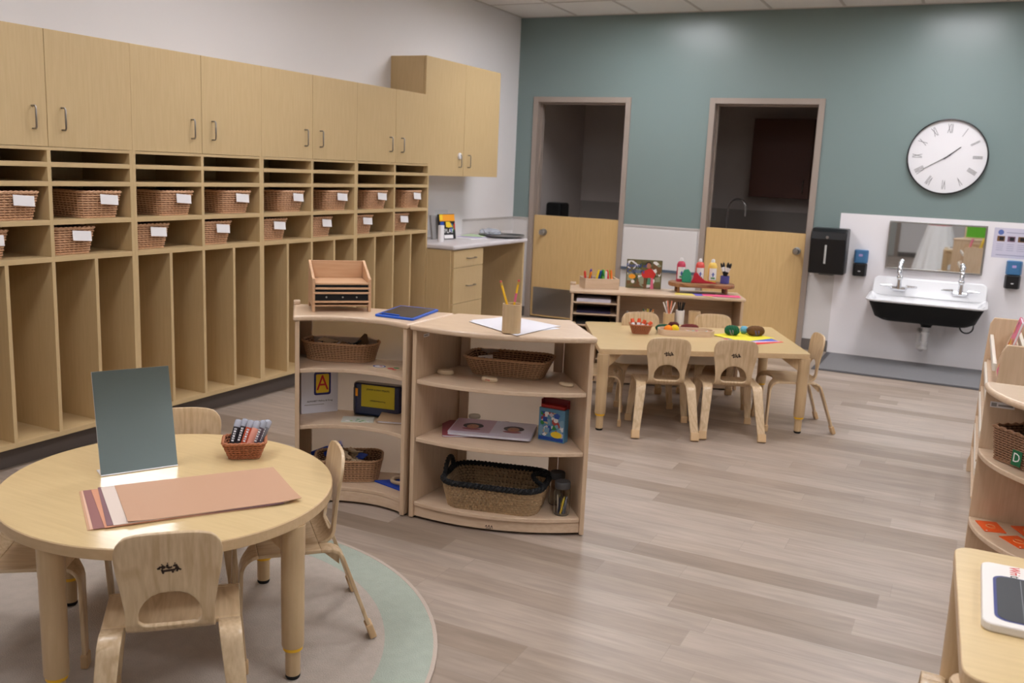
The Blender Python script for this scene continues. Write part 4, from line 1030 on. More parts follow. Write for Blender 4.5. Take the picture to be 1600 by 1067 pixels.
for i, (x, y, col, cap_) in enumerate(((-.036, .012, (44, 42, 46), 0), (-.018, .016, (52, 48, 52), 0), (-.002, -.002, (196, 84, 48), 1), (.014, -.006, (232, 160, 140), 1), (.030, .004, (92, 78, 88), 0), (.042, .016, (120, 120, 128), 0))):
    cn = ['black', 'dark grey', 'red brown', 'pink', 'purple grey', 'grey'][i]
    t = thing('paint_stick', '%s paint stick with clear cap in the small basket, %s' % (cn, stick_w[i]), 'paint stick', (0, 0, 0), 0, 'paint sticks in the small basket')
    bm = NB(); lathe(bm, [(.0005, 0), (.0085, 0), (.0095, .002), (.0095, .074), (.0005, .074)], 16); link('stick_body', bm, mat('stick_%d' % i, col, .35), t, smooth=True)
    bm = NB(); lathe(bm, [(.0098, .070), (.0100, .072), (.0100, .088), (.009, .093), (.005, .096), (.0005, .097)], 16); link('clear_cap', bm, mat('cloudy_cap', (196, 200, 214), .25, trans=.35), t, smooth=True)
    bm = NB()
    if i != 3:
        for k in range(6): 
            zz = .022 + k * .0075; box(bm, -.003, .003, -.0105, -.0096, zz, zz + .0045)
            if k % 2: box(bm, -.0012, .0018, -.0107, -.0105, zz + .001, zz + .003, 1)
        link('stick_lettering', bm, [c_w, c_bl], t)
    ca, sa = math.cos(R(40)), math.sin(R(40))
    x *= 1.05; t.location = (2.140 + x * ca - y * sa, -6.290 + x * sa + y * ca, TZ1 + .027 - abs(x) * .05)
    ld = R(-30); t.rotation_euler = (ld, R(8 + i * 2), R(26)); t.scale = (1.22, 1.22, 1.05)
# ------------------------------------------------------------------ things on the left curved shelf
def organizer():
    F0, F1 = Vector((1.70, -5.375)), Vector((1.885, -5.20)); an = math.atan2(F1.y - F0.y, F1.x - F0.x); w = .252; d = .20
    t = thing('letter_tray', 'wooden stacked letter tray with black drawers on the left curved shelf', 'letter tray', (F0.x, F0.y, ZSH + .0005), an)
    for x in (0, w - .012):
        pr = [(0, 0), (0, .142), (.004, .146), (.03, .15), (.08, .168), (.13, .182), (d, .205), (d, 0), (d - .02, 0), (d - .035, .022), (.05, .022), (.03, 0)]
        bm = NB(); a_ = [bm.verts.new((x, y, z)) for y, z in pr]; b_ = [bm.verts.new((x + .012, y, z)) for y, z in pr]; bm.faces.new(a_); bm.faces.new(b_)
        for i in range(len(pr)): bm.faces.new((a_[i], a_[(i + 1) % len(pr)], b_[(i + 1) % len(pr)], b_[i]))
        link('side_panel', bm, W_BEECH, t, bevel=.002)
    bm = NB(); box(bm, .0125, w - .0125, .0, d - .008, .118, .126); link('tray_top', bm, W_BEECH, t, bevel=.001)
    bm = NB(); box(bm, .0125, w - .0125, d - .0075, d, .022, .203); link('back_panel', bm, W_BEECH, t, bevel=.001)
    for z in (.027, .037): pass
    bm = NB(); box(bm, .0125, w - .0125, .002, d - .008, .024, .030); link('tray_bottom', bm, W_BEECH, t, bevel=.001)
    for z in (.098, .078, .04): 
        bm = NB(); box(bm, .004 if z < .09 else .0125, w - .006, -.004, .001, z, z + .009); box(bm, .0125, w - .0125, .001, d - .01, z, z + .003); link('tray_shelf', bm, W_BEECH, t, bevel=.001)
    for z0, z1 in ((.108, .117), (.0885, .0975), (.0495, .0775)):
        bm = NB(); box(bm, .0135, w - .0135, .006, d - .012, z0, z1 - .001); dr = link('drawer', bm, M_BLACK, t)
        if z1 - z0 > .02:
            for x in (.06, .13, .19):
                bm = NB(); lathe(bm, [(.0005, 0), (.004, 0), (.004, .003), (.0005, .004)], 10); bmesh.ops.rotate(bm, verts=bm.verts, cent=(0, 0, 0), matrix=Matrix.Rotation(R(90), 3, 'X')); at(link('stud', bm, M_STEEL, dr), (x, .006, (z0 + z1) / 2))
organizer()
def sheet_from(name, pts, z, th, m, lab, cat, bev=0, group=None, parts=None):
    c = Vector((sum(p[0] for p in pts) / len(pts), sum(p[1] for p in pts) / len(pts)))
    bm = NB(); prism(bm, [(p[0] - c.x, p[1] - c.y) for p in pts], 0, th); o = link(name, bm, m, None, bevel=bev); o.location = (c.x, c.y, z); tag(o, lab, cat, group); return o
P_ = [(1.962, -5.29), (2.152, -5.285), (2.10, -4.985), (1.905, -5.0)]
t = thing('drawing_tablet', 'blue framed black drawing tablet lying on the left curved shelf', 'tablet', (2.03, -5.14, ZSH + .0005))
Pl = [(x - 2.03, y + 5.14) for x, y in P_]
bm = NB(); prism(bm, round_poly(Pl, .012), 0, .009); link('tablet_frame', bm, mat('tablet_blue', (38, 92, 196), .35), t, bevel=.002)
bm = NB(); prism(bm, inset(Pl, .02), .009, .0098); link('tablet_screen', bm, mat('tablet_black', (44, 44, 50), .2), t)
bm = NB(); tube(bm, [(-.05, -.12, .012), (.04, -.123, .012)], .003, 8); link('tablet_stylus', bm, MATS['tablet_blue'], t)
t = thing('long_basket', 'oval brown wicker basket of cardboard pieces on the upper left shelf', 'basket', (1.725, -5.20, .6055), R(21)); basket(t, .345, .185, .30, .15, .082, 10, M_WICKD, .07, .0027, 56, .005)
rnd = random.Random(5)
def pieces(base, ang, z, spread, n, mats, name, lab, cat, group, kinds=('slab',), size=(.03, .06), zs=.012):
    for i in range(n):
        x = rnd.uniform(-spread[0], spread[0]); y = rnd.uniform(-spread[1], spread[1]); w = rnd.uniform(*size); d = rnd.uniform(size[0] * .5, size[1] * .6)
        k = kinds[i % len(kinds)]; bm = NB()
        if k == 'slab': prism(bm, [(-w / 2, -d / 2), (w / 2, -d / 2), (w / 2, d / 2), (-w / 2, d / 2)], -.003, .003)
        elif k == 'tri': prism(bm, [(-w / 2, -d / 2), (w / 2, -d / 2), (0, d)], -.003, .003)
        elif k == 'arc':
            po = [(w * math.cos(R(a)), w * math.sin(R(a))) for a in range(20, 161, 20)]; pi_ = [(.65 * q[0], .65 * q[1]) for q in po]; prism(bm, po + pi_[::-1], -.004, .004)
        elif k == 'disc': lathe(bm, [(.0005, -.004), (w * .4, -.004), (w * .4, .004), (.0005, .004)], 16)
        o = link(name, bm, mats[i % len(mats)], None, bevel=.001); p = on(base, ang, x, y, z + zs * (i / n))
        o.location = p; o.rotation_euler = (rnd.uniform(-.5, .5), rnd.uniform(-.4, .4), rnd.uniform(0, 6))
        tag(o, lab, cat, group)
c_cb = mat('brown_card', (112, 88, 62), .8); c_cb2 = mat('dark_card', (70, 60, 48), .8); c_cb3 = mat('tan_card', (150, 122, 88), .8)
pieces((1.725, -5.20), R(21), .655, (.11, .045), 12, [c_cb, c_cb2, c_cb3, c_bl], 'cardboard_piece', 'brown cardboard piece in the oval basket on the upper left shelf', 'cardboard piece', 'cardboard pieces in the oval basket', ('slab', 'tri'), (.05, .085), .028)
bm = NB(); prism(bm, [(-.035, 0), (.045, 0), (.03, .06), (.018, .062)], -.0015, .0015); o = link('cardboard_triangle', bm, c_cb); o.location = (1.80, -5.165, .662); o.rotation_euler = (R(78), 0, R(25)); tag(o, 'large brown cardboard corner sticking up out of the oval basket', 'cardboard piece')
t = thing('picture_card', 'flat picture card lying beside the oval basket on the upper left shelf', 'card', (1.99, -5.235, .6055), R(0))
bm = NB(); prism(bm, rrect(.15, .10, .006), 0, .0015); link('card_base', bm, mat('card_wood', (214, 190, 160), .6), t)
bm = NB(); 
for i, (x, y, r_, mi) in enumerate(((-.035, 0, .03, 0), (-.035, 0, .023, 1), (-.03, .005, .008, 2), (.03, -.01, .016, 3), (.045, .012, .014, 4), (.055, -.02, .01, 2))):
    prism(bm, [(x + r_ * math.cos(a * .52), y + r_ * .8 * math.sin(a * .52)) for a in range(12)], .0015 + i * .0001, .0017 + i * .0001, mi)
link('card_picture', bm, [c_b, c_w, c_r, c_r, c_g], t)
# alphabet box
t = thing('alphabet_box', 'white box with a big red letter A on yellow on the middle left shelf', 'box', (1.655, -5.262, .3575), R(56))
bm = NB(); box(bm, -.085, .085, 0, .022, 0, .196); link('box_body', bm, mat('box_white', (226, 226, 236), .4), t, bevel=.001)
bm = NB(); prism(bm, rrect(.078, .106, .01), 0, .0006); q = link('blue_border', bm, mat('print_navy', (36, 38, 110), .4), t); q.location = (.012, 0, .135); q.rotation_euler = (R(90), 0, 0)
bm = NB(); prism(bm, rrect(.06, .086, .006), 0, .0006); q = link('yellow_field', bm, c_y, t); q.location = (.012, -.0008, .135); q.rotation_euler = (R(90), 0, 0)
q = text('letter', 'A', .098, c_r, t, (.012, -.0018, .135)); q.scale = (.85, 1, 1)
q = text('box_title', 'ALPHABET Melissa & Doug', .0105, c_bl, t, (.0, -.0006, .055))
bm = NB(); box(bm, -.07, .02, -.0007, -.0002, .038, .0405); link('text_line', bm, c_gy, t)
# zip bag
t = thing('zip_bag', 'dark blue vinyl zip bag with yellow label on the middle left shelf', 'bag', (1.90, -5.155, .3575), R(10))
bm = NB(); prism(bm, rrect(.235, .06, .025), 0.0, .15); link('bag_body', bm, mat('navy_vinyl', (30, 38, 74), .25, coat=.6), t, bevel=.012, seg=3)
bm = NB(); box(bm, -.07, .09, -.0325, -.0305, .045, .145); link('yellow_label', bm, mat('label_yellow', (206, 186, 40), .5), t)
text('label_text', 'STAMP A WAY PRINTS', .011, c_bl, t, (.01, -.0332, .125)); text('label_text', 'LARGER Melissa Doug', .008, c_bl, t, (.01, -.0332, .075))
bm = NB(); tube(bm, [(-.118, 0, .0)] + [(-.121, 0, .02 * k) for k in range(1, 7)], .003, 6); tube(bm, [(-.1, -.034, .006), (.1, -.034, .006)], .003, 6); link('bag_piping', bm, M_BLACK, t)
bm = NB(); prism(bm, rrect(.012, .004, .0015, 2), 0, .035); q = link('orange_zip_pull', bm, c_o, t); q.location = (-.093, -.0325, .09)
t = thing('green_card', 'small flat card with green leaves print on the middle left shelf', 'card', (1.865, -5.262, .3575), R(30))
bm = NB(); box(bm, -.07, .07, -.045, .045, 0, .003); link('card_base', bm, mat('pale_card', (206, 206, 196), .5), t)
bm = NB(); rnd2 = random.Random(9)
for i in range(12):
    x, y, r_ = rnd2.uniform(-.055, .055), rnd2.uniform(-.04, .0), rnd2.uniform(.005, .011); prism(bm, [(x + r_ * math.cos(a), y + r_ * .7 * math.sin(a)) for a in (0, 1.05, 2.1, 3.14, 4.2, 5.2)], .003 + i * .00005, .0032 + i * .00005, i % 3)
link('card_picture', bm, [c_g, mat('print_lime', (130, 170, 60), .5), c_w], t)
t, b = book('picture_book', 'thin book leaning at the right end of the middle left shelf', .12, .16, .012, [mat('book_tan', (190, 160, 130), .5)], (2.05, -5.20, .3575), R(20)); t.location = (2.02, -5.24, .3585)
for q in kids(t): q.rotation_euler = (R(-80), 0, 0)
# bottom basket with blocks, blue sheet and ring
t = thing('block_basket', 'brown wicker basket of wooden pieces on the bottom left shelf behind the chair', 'basket', (1.80, -5.235, .0755), R(33)); basket(t, .30, .19, .26, .155, .10, 11, M_WICKD, .04, .0029, 50, .005)
c_wd = mat('pale_wood_piece', (214, 190, 156), .6); c_bb = mat('royal_blue', (28, 66, 170), .6)
pieces((1.80, -5.235), R(33), .14, (.09, .05), 14, [c_wd, c_wd, c_bb, c_cb3], 'wooden_piece', 'wooden block piece in the basket on the bottom left shelf', 'block', 'wooden pieces in the bottom basket', ('arc', 'slab', 'slab'), (.045, .08), .04)
bm = NB(); prism(bm, [(-.09, -.02), (.1, -.05), (.02, .09)], 0, .022); o = link('blue_felt', bm, c_bb, None, bevel=.006, seg=3); at(o, (1.665, -5.195, .15), R(20), (R(12), R(-8), R(10))); tag(o, 'blue piece resting on the left end of the bottom shelf basket', 'block')
bm = NB(); prism(bm, [(-.125, -.02), (.092, -.075), (.09, .16)], 0, .006); o = link('blue_triangle', bm, c_bb, None, bevel=.001); at(o, (2.055, -5.21, .0755)); tag(o, 'flat blue triangle lying at the right end of the bottom left shelf', 'puzzle piece')
bm = NB(); tube(bm, [(.042 * math.cos(R(a)), .042 * math.sin(R(a)), 0) for a in range(0, 360, 15)], .009, 8, True); o = link('wooden_ring', bm, c_wd, None, smooth=True); at(o, (2.05, -5.185, .091)); tag(o, 'pale wooden ring lying on the flat blue triangle', 'ring')

# ------------------------------------------------------------------ things on the right curved shelf
for i, (pp_, rz) in enumerate((((2.335, -5.145), 0), ((2.33, -5.15), 0), ((2.0, 0), 0))[:2]): pass
SHP = [[(2.345, -5.15), (2.655, -5.325), (2.69, -5.02), (2.41, -4.92)], [(2.33, -5.11), (2.60, -5.24), (2.70, -4.995), (2.43, -4.905)], [(2.40, -5.13), (2.62, -5.26), (2.72, -5.05), (2.50, -4.93)]]
for i, q_ in enumerate(SHP[::-1]):
    sheet_from('paper_sheet', q_, ZSH + .0005 + i * .0011, .0008, M_PAPER, ['white paper at the bottom of the stack under the pencil cup', 'white paper in the middle of the stack under the pencil cup', 'white top paper sheet under the pencil cup with a corner hanging forward'][i], 'paper', 0, 'white papers under the pencil cup')
CZ = ZSH + .0036
def cup(name, lab, loc, r, h, m, cat='cup'):
    bm = NB(); lathe(bm, [(.0005, 0), (r, 0), (r, h), (r - .004, h), (r - .004, .006), (.0005, .006)], 32, close=False); o = link(name, bm, m, None, smooth=True, bevel=.0008); at(o, loc); tag(o, lab, cat); return o
cup('wooden_cup', 'round wooden pencil cup on the white papers on the right curved shelf', (2.605, -5.275, CZ), .0375, .115, W_LEG)
def pencil(lab, loc, tip, L_=.18, col=(242, 190, 40), r=.0038, group=None, eraser=True, name='pencil'):
    t = thing(name, lab, 'pencil', loc, 0, group)
    d = Vector(tip).normalized(); t.rotation_euler = d.to_track_quat('Z', 'Y').to_euler()
    bm = NB(); lathe(bm, [(.0005, 0), (r, .014), (r, L_ - .02), (.0005, L_ - .02)], 6); link('pencil_shaft', bm, mat('pencil_%d_%d_%d' % col, col, .35), t)
    if eraser:
        bm = NB(); lathe(bm, [(.0005, L_ - .02), (r * 1.05, L_ - .02), (r * 1.05, L_ - .008), (.0005, L_ - .008)], 10); link('ferrule', bm, mat('ferrule_gold', (206, 170, 90), .3, metal=.7), t)
        bm = NB(); lathe(bm, [(.0005, L_ - .008), (r, L_ - .008), (r, L_ - .001), (.0005, L_)], 10); link('eraser', bm, mat('eraser_pink', (210, 100, 90), .7), t)
    return t
tp = pencil('yellow pencil leaning left in the wooden cup on the right curved shelf', (2.618, -5.272, CZ + .009), (-.062, -.012, .185), .205, r=.0048)
tp = pencil('yellow pencil with pink wrap leaning right in the wooden cup', (2.597, -5.278, CZ + .009), (.028, .012, .2), .205, r=.0048)
bm = NB(); lathe(bm, [(.0052, .115), (.0054, .115), (.0054, .15), (.0052, .15)], 6, close=False); link('pink_wrap', bm, c_pk, tp)
t = thing('open_basket', 'rectangular brown wicker basket of small wooden discs on the upper right shelf', 'basket', (2.475, -5.01, .6055), R(13)); basket(t, .375, .225, .30, .165, .078, 9, M_WICKD, .045, .0027, 56, .005)
bm = NB(); prism(bm, rrect(.03, .012, .002, 2), 0, .0015); q = link('grey_tag', bm, mat('grey_tag', (150, 150, 158), .5), t); q.location = (.185, .0, .07); q.rotation_euler = (R(70), R(20), R(90))
pieces((2.53, -5.0), R(13), .635, (.10, .05), 14, [c_wd, c_gy], 'wooden_disc', 'small pale wooden disc in the basket on the upper right shelf', 'disc', 'wooden discs in the open basket', ('disc',), (.03, .045), .01)
bm = NB(); box(bm, -.06, .06, -.045, .045, 0, .004); o = link('brown_card', bm, c_cb3); at(o, (2.43, -5.02, .648), 0, (R(6), R(5), R(20))); tag(o, 'flat brown card lying in the basket on the upper right shelf', 'card')
bm = NB(); box(bm, -.032, .032, -.025, .025, 0, .004); box(bm, -.028, .0, -.02, .01, .004, .0044, 1); o = link('photo_card', bm, [c_w, c_gy]); at(o, (2.37, -5.035, .66), 0, (R(22), R(-8), R(25))); tag(o, 'black and white photo card in the basket on the upper right shelf', 'card')
for i, (x, y, r_) in enumerate(((2.262, -5.19, 20), (2.478, -5.20, 4), (2.772, -5.075, -12))):
    t = thing('wooden_stone', 'flat oval wooden stone on the upper right shelf, ' + ['left of the basket', 'in front of the basket', 'right of the basket'][i], 'wooden stone', (x, y, .6055), R(r_), 'wooden stones on the upper right shelf')
    bm = NB(); lathe(bm, [(.0005, 0), (.8, 0), (1, .3), (1, .7), (.85, 1), (.0005, 1)], 24); bmesh.ops.scale(bm, vec=(.036, .020, .020 if i < 2 else .013), verts=bm.verts); link('stone_body', bm, c_wd, t, smooth=True)
    if i == 1:
        text('stone_lettering', 'STAR', .0095, c_r, t, (0, -.0205, .010))
# photo books
def flat_book(lab, loc, rz, w, d, h, cover, seed, cs, two=False):
    t = thing('photo_book', lab, 'book', loc, rz, 'photo books on the middle right shelf')
    bm = NB(); prism(bm, rrect(w - .004, d - .004, .01), .001, h - .001); link('page_block', bm, M_PAPER, t)
    bm = NB(); prism(bm, rrect(w, d, .012), h - .001, h); prism(bm, rrect(w, d, .012), 0, .001); link('book_cover', bm, cover, t)
    bm = NB()
    if two:
        box(bm, -w / 2 + .004, -.002, -d / 2 + .03, d / 2 - .004, h, h + .0002, 0); box(bm, .002, w / 2 - .004, -d / 2 + .03, d / 2 - .004, h, h + .0002, 1)
        for cx_ in (-w / 4, w / 4):
            for r1, r2, dy, mi, dz in ((.045, .04, .01, 2, .0004), (.026, .032, -.002, 3, .0006), (.04, .016, -.04, 4, .0005)):
                prism(bm, [(cx_ + r1 * math.cos(a * .4), dy + r2 * math.sin(a * .4)) for a in range(16)], h, h + dz, mi)
            for s in (-.009, .009): prism(bm, [(cx_ + s + .003 * math.cos(a), .004 + .003 * math.sin(a)) for a in (0, 1.5, 3.1, 4.6)], h, h + .0008, 5)
            box(bm, cx_ - .007, cx_ + .007, -.018, -.015, h, h + .0008, 6)
    else:
        for i in range(7):
            x, y, r_ = rnd.uniform(-w / 2.6, w / 2.6), rnd.uniform(-d / 2.6, d / 2.6), rnd.uniform(.012, .03)
            prism(bm, [(x + r_ * math.cos(a), y + r_ * math.sin(a)) for a in (0, 1.05, 2.1, 3.14, 4.2, 5.2)], h, h + .0003 + i * .00003, i % len(cs))
    link('cover_picture', bm, cs, t)
    return t
c_pp = mat('print_dusty_pink', (186, 150, 166), .5); c_lv = mat('print_lavender', (206, 196, 210), .5); c_hr = mat('print_dark_hair', (52, 40, 40), .6); c_sk = mat('print_brown_skin', (176, 120, 92), .6); c_mr = mat('print_maroon', (150, 70, 80), .5)
flat_book('maroon edged photo book lying under the open faced photo book', (2.375, -5.10, .3575), R(30), .30, .24, .008, c_mr, 3, [c_lv, c_pp, c_hr, c_sk])
flat_book('top photo book with two round portrait pictures on the middle right shelf', (2.452, -5.095, .3665), R(17), .355, .235, .011, c_lv, 4, [c_pp, c_lv, c_hr, c_sk, c_mr, c_bl, c_r], True)
bm = NB(); lathe(bm, [(.0005, 0), (.024, 0), (.028, .006), (.024, .014), (.0005, .016)], 16); o = link('white_pouch', bm, mat('cream_cloth', (220, 212, 196), .8), None, smooth=True); at(o, (2.335, -5.0, .3935 - .019), 0); o.location = (2.30, -4.985, .3745); tag(o, 'small cream cloth pad lying behind the photo books', 'cloth')
# crayon box
t = thing('crayon_box', 'blue cartoon crayon box with open dark red flap on the middle right shelf', 'box', (2.715, -5.055, .3575), R(-2))
bm = NB(); box(bm, -.06, .06, -.02, .02, 0, .14); link('box_body', bm, mat('box_blue', (96, 150, 186), .45), t, bevel=.001)
bm = NB(); box(bm, -.054, .054, -.014, .016, .14, .153); link('box_liner', bm, mat('liner_red', (168, 44, 40), .5), t)
bm = NB(); box(bm, -.062, .062, .018, .024, .14, .178); box(bm, -.062, -.058, -.0, .018, .145, .172); box(bm, .058, .062, -.0, .018, .145, .172); link('box_flap', bm, mat('flap_red', (120, 28, 34), .5), t, bevel=.001)
patches(t, 21, (-.056, .056, .02, .125), [mat('print_brick', (176, 70, 60), .5), c_w, c_g, mat('print_sky', (130, 170, 196), .5), c_lv, mat('print_beige', (206, 186, 150), .5), c_w, c_b], n=46, y=-.0204)
bm = NB(); prism(bm, [(.026 * math.cos(a * .45), .014 * math.sin(a * .45)) for a in range(14)], 0, .0006); q = link('yellow_badge', bm, c_y, t); q.location = (.025, -.0218, .032); q.rotation_euler = (R(90), 0, 0)
bm = NB(); box(bm, -.056, .056, -.0207, -.0201, .004, .018); link('blue_band', bm, c_b, t)
# seagrass basket
t = thing('seagrass_basket', 'large seagrass basket with black braided rim on the bottom right shelf', 'basket', (2.515, -5.165, .0755), R(13)); basket(t, .43, .30, .375, .235, .115, 10, M_SEAG, .06, .0062, 72, .011, rimmat=M_BLKR)
for s in (-1, 1):
    bm = NB(); 
    for ph in (0, 2.1, 4.2):
        pts = []
        for k in range(31):
            u = k / 30; a = math.pi * u; y = -.06 * math.cos(a); z_ = .12 + .058 * math.sin(a) * (1 if s < 0 else .35); x = s * (.212 + (.0 if s < 0 else -.055 * math.sin(a)))
            b_ = u * 22 + ph; pts.append((x + .005 * math.cos(b_), y, z_ + .005 * math.sin(b_)))
        tube(bm, pts, .006, 6)
    link('basket_handle', bm, M_BLKR, t, smooth=True)
sheet_from('paper_sheet', [(2.40, -5.27), (2.64, -5.21), (2.60, -5.06), (2.38, -5.11)], .115, .003, mat('lilac_paper', (196, 190, 206), .7), 'lilac white paper lying inside the seagrass basket', 'paper')
for i, (x, y) in enumerate(((2.805, -5.135), (2.738, -5.035))):
    t = thing('glass_jar', ['clear jar with grey lid and crayons in front on the bottom right shelf', 'clear jar with grey lid behind the jar of crayons'][i], 'jar', (x, y, .0755), 0, 'clear jars on the bottom right shelf')
    bm = NB(); lathe(bm, [(.0005, 0), (.031, 0), (.034, .006), (.034, .10), (.03, .112), (.028, .116), (.0265, .116), (.0285, .11), (.032, .099), (.032, .008), (.029, .003), (.0005, .003)], 28, close=False); link('jar_glass', bm, M_GLASS, t, smooth=True)
    bm = NB(); lathe(bm, [(.0005, .114), (.032, .114), (.033, .118), (.033, .138), (.03, .142), (.0005, .142)], 28); link('jar_lid', bm, mat('jar_lid_grey', (70, 68, 68), .5), t, smooth=True)
for i in range(8):
    a = i * .8; col = [(56, 64, 90), (40, 40, 44), (206, 186, 90), (90, 96, 120), (220, 210, 190), (60, 56, 80), (230, 200, 60), (120, 120, 130)][i]; x_, y_ = .014 * math.cos(a), .014 * math.sin(a)
    t = thing('crayon', 'crayon standing in the front clear jar on the bottom right shelf', 'crayon', (2.805 + x_, -5.135 + y_, .081), 0, 'crayons in the clear jar'); t.rotation_euler = (R(8 * math.sin(a)), R(10 * math.cos(a + 1)), 0)
    bm = NB(); lathe(bm, [(.0005, 0), (.004, 0), (.004, .062), (.0015, .074), (.0005, .075)], 8); link('crayon_body', bm, mat('crayon_%d' % i, col, .5), t)

# ------------------------------------------------------------------ things on the rectangular table
BEFORE = set(bpy.data.objects)
small_basket('glue_basket', 'small red brown wicker basket of orange glue sticks on the rectangular table', (2.425, -3.075, TZ1), R(25), M_WICKR, .135, .115, .058)
for i, (x, y) in enumerate(((-.03, .0), (-.01, .012), (.01, -.004), (.028, .01))):
    t = thing('glue_stick', 'glue stick with orange cap in the small basket on the rectangular table', 'glue stick', (2.415 + x, -3.075 + y, TZ1 + .012), 0, 'glue sticks in the small basket')
    t.rotation_euler = (R(-18), R(-20 + 18 * i), 0)
    bm = NB(); lathe(bm, [(.0005, 0), (.0115, 0), (.0115, .052), (.0005, .052)], 14); link('stick_body', bm, c_w, t, smooth=True)
    bm = NB(); lathe(bm, [(.0005, .052), (.0122, .052), (.0115, .078), (.0005, .08)], 14); link('stick_cap', bm, mat('cap_orange', (232, 86, 40), .4), t, smooth=True)
    bm = NB(); box(bm, -.006, .006, -.0125, -.0113, .012, .022); link('stick_print', bm, c_b, t)
cup('wooden_cup', 'wooden cup of short crayons behind the glue basket', (2.335, -2.655, TZ1), .038, .08, W_LEG)
cup('wooden_cup', 'wooden cup of white and orange pencils in the middle of the rectangular table', (2.468, -2.62, TZ1), .038, .08, W_LEG)
cup('wooden_cup', 'empty looking wooden cup right of the pencil cups', (2.607, -2.50, TZ1), .040, .09, W_LEG)
cup('white_cup', 'white cup of black pens beside the wooden pencil cup', (2.52, -2.545, TZ1), .03, .095, M_PVC)
for i, (c, tx, ty) in enumerate((((40, 90, 60), -.3, 0), ((30, 30, 34), .1, .1), ((220, 120, 50), .3, 0), ((210, 190, 60), 0, -.1), ((60, 60, 66), .2, -.2))):
    pencil('short crayon in the wooden cup behind the glue basket', (2.335 + tx * .03, -2.655 + ty * .05, TZ1 + .007), (tx, ty, 1), .112, c, .0045, 'short crayons in the left wooden cup', False, 'crayon')
for i, (c, tx, ty) in enumerate((((240, 232, 228), -.5, -.1), ((236, 226, 222), .42, 0), ((226, 130, 100), -.18, .0), ((232, 150, 120), .1, .1), ((240, 236, 230), -.35, .1))):
    pencil('white or orange pencil in the middle wooden cup', (2.468 - tx * .03, -2.62, TZ1 + .007), (tx * .8, ty, 1), .175, c, .0045, 'pencils in the middle wooden cup', False)
for i, (tx, ty) in enumerate(((-.15, 0), (.12, .05), (.0, -.05), (.2, .1))):
    pencil('black pen in the white cup', (2.52 - tx * .02, -2.545, TZ1 + .007), (tx, ty, 1), .165, (26, 26, 30), .005, 'black pens in the white cup', False, 'pen')
# oval tray with craft bits
TC = (2.675, -2.935); TA = R(27)
t = thing('oval_tray', 'pale oval wooden tray of craft bits on the rectangular table', 'tray', (TC[0], TC[1], TZ1), TA)
bm = NB(); o_ = rrect(.36, .15, .07, 8); i_ = rrect(.34, .13, .062, 8)
prism(bm, o_, 0, .006); 
rows = [[(x, y, .006) for x, y in o_], [(x, y, .036) for x, y in o_], [(x, y, .036) for x, y in i_], [(x, y, .006) for x, y in i_]]; grid(bm, rows, True)
link('tray_body', bm, W_MAP, t, smooth=True)
for i, (x, y, r_, c, nm) in enumerate(((-.115, -.02, .027, (244, 140, 40), 'orange'), (-.07, .0, .027, (236, 206, 40), 'yellow'))):
    bm = NB(); bmesh.ops.create_icosphere(bm, subdivisions=4, radius=r_)
    for v in bm.verts: v.co *= 1 + random.uniform(-.05, .03)
    o = link('pompom', bm, mat('pompom_' + nm, c, .95), None); at(o, on(TC, TA, x, y, TZ1 + .034)); tag(o, nm + ' pompom at the left end of the oval tray', 'pompom')
def yarn(lab, loc, r, L_, rz, m, turns=26, name='yarn_skein', extra=None):
    t = thing(name, lab, 'yarn', loc, rz)
    rr2 = random.Random(hash(lab) % 1000)
    for part, rad in (('yarn_wrap', 1.0), ('yarn_wrap', .86)):
        bm = NB(); pts = []
        for k in range(turns * 14):
            a = k / 14 * 2 * math.pi; u = (k / (turns * 14)) * 2 - 1; q = r * rad * math.sqrt(max(.12, 1 - abs(u) ** 3)) * (1 + .05 * math.sin(k * 1.7))
            pts.append((u * L_ / 2 * rad, q * math.cos(a), r + q * math.sin(a) * .95))
        tube(bm, pts, r * .13, 5); link(part, bm, m, t, smooth=True)
    bm = NB(); ball(bm, (0, 0, r), r * .8, L_ / 2 / r * .85, 1, 1, 14, 10); link('yarn_core', bm, m, t, smooth=True)
    if extra:
        bm = NB(); 
        for k in range(9):
            a = R(150 + 14 * k)
        rows = [[(x, 1.08 * r * math.cos(R(a)), r + 1.08 * r * math.sin(R(a))) for a in range(170, 300, 12)] for x in (-L_ * .14, L_ * .14)]
        grid(bm, rows); q = link('yarn_label', bm, extra, t); sd = q.modifiers.new('thick', 'SOLIDIFY'); sd.thickness = .0012
    return t
m_gy, m_by, m_my, m_bly = mat('yarn_green', (30, 92, 62), .95), mat('yarn_brown', (104, 72, 40), .95), mat('yarn_maroon', (110, 44, 40), .95), mat('yarn_light_blue', (110, 176, 206), .95)
zp = TZ1 + .0046
yarn('dark green yarn skein on the yellow paper', (2.925, -2.775, zp), .031, .09, R(8), m_gy, extra=mat('yarn_tag', (150, 130, 170), .5))
yarn('brown yarn skein right of the green skein on the yellow paper', (3.055, -2.695, zp), .031, .11, R(30), m_by, extra=mat('yarn_tag2', (90, 90, 150), .5))
yarn('small light blue yarn ball between the green and brown skeins', (2.975, -2.66, zp), .024, .045, R(20), m_bly, 12)
yarn('maroon yarn skein behind the oval tray', (2.66, -2.80, TZ1), .024, .12, R(35), m_my)
yarn('dark green yarn heap behind the left end of the oval tray', (2.515, -2.90, TZ1), .022, .10, R(50), mat('yarn_teal_green', (24, 74, 52), .95))
yarn('dark maroon yarn tuft beside the wooden pencil cup', (2.545, -2.76, TZ1), .022, .07, R(10), mat('yarn_dark_red', (90, 34, 34), .95), 16)
rnd = random.Random(12)
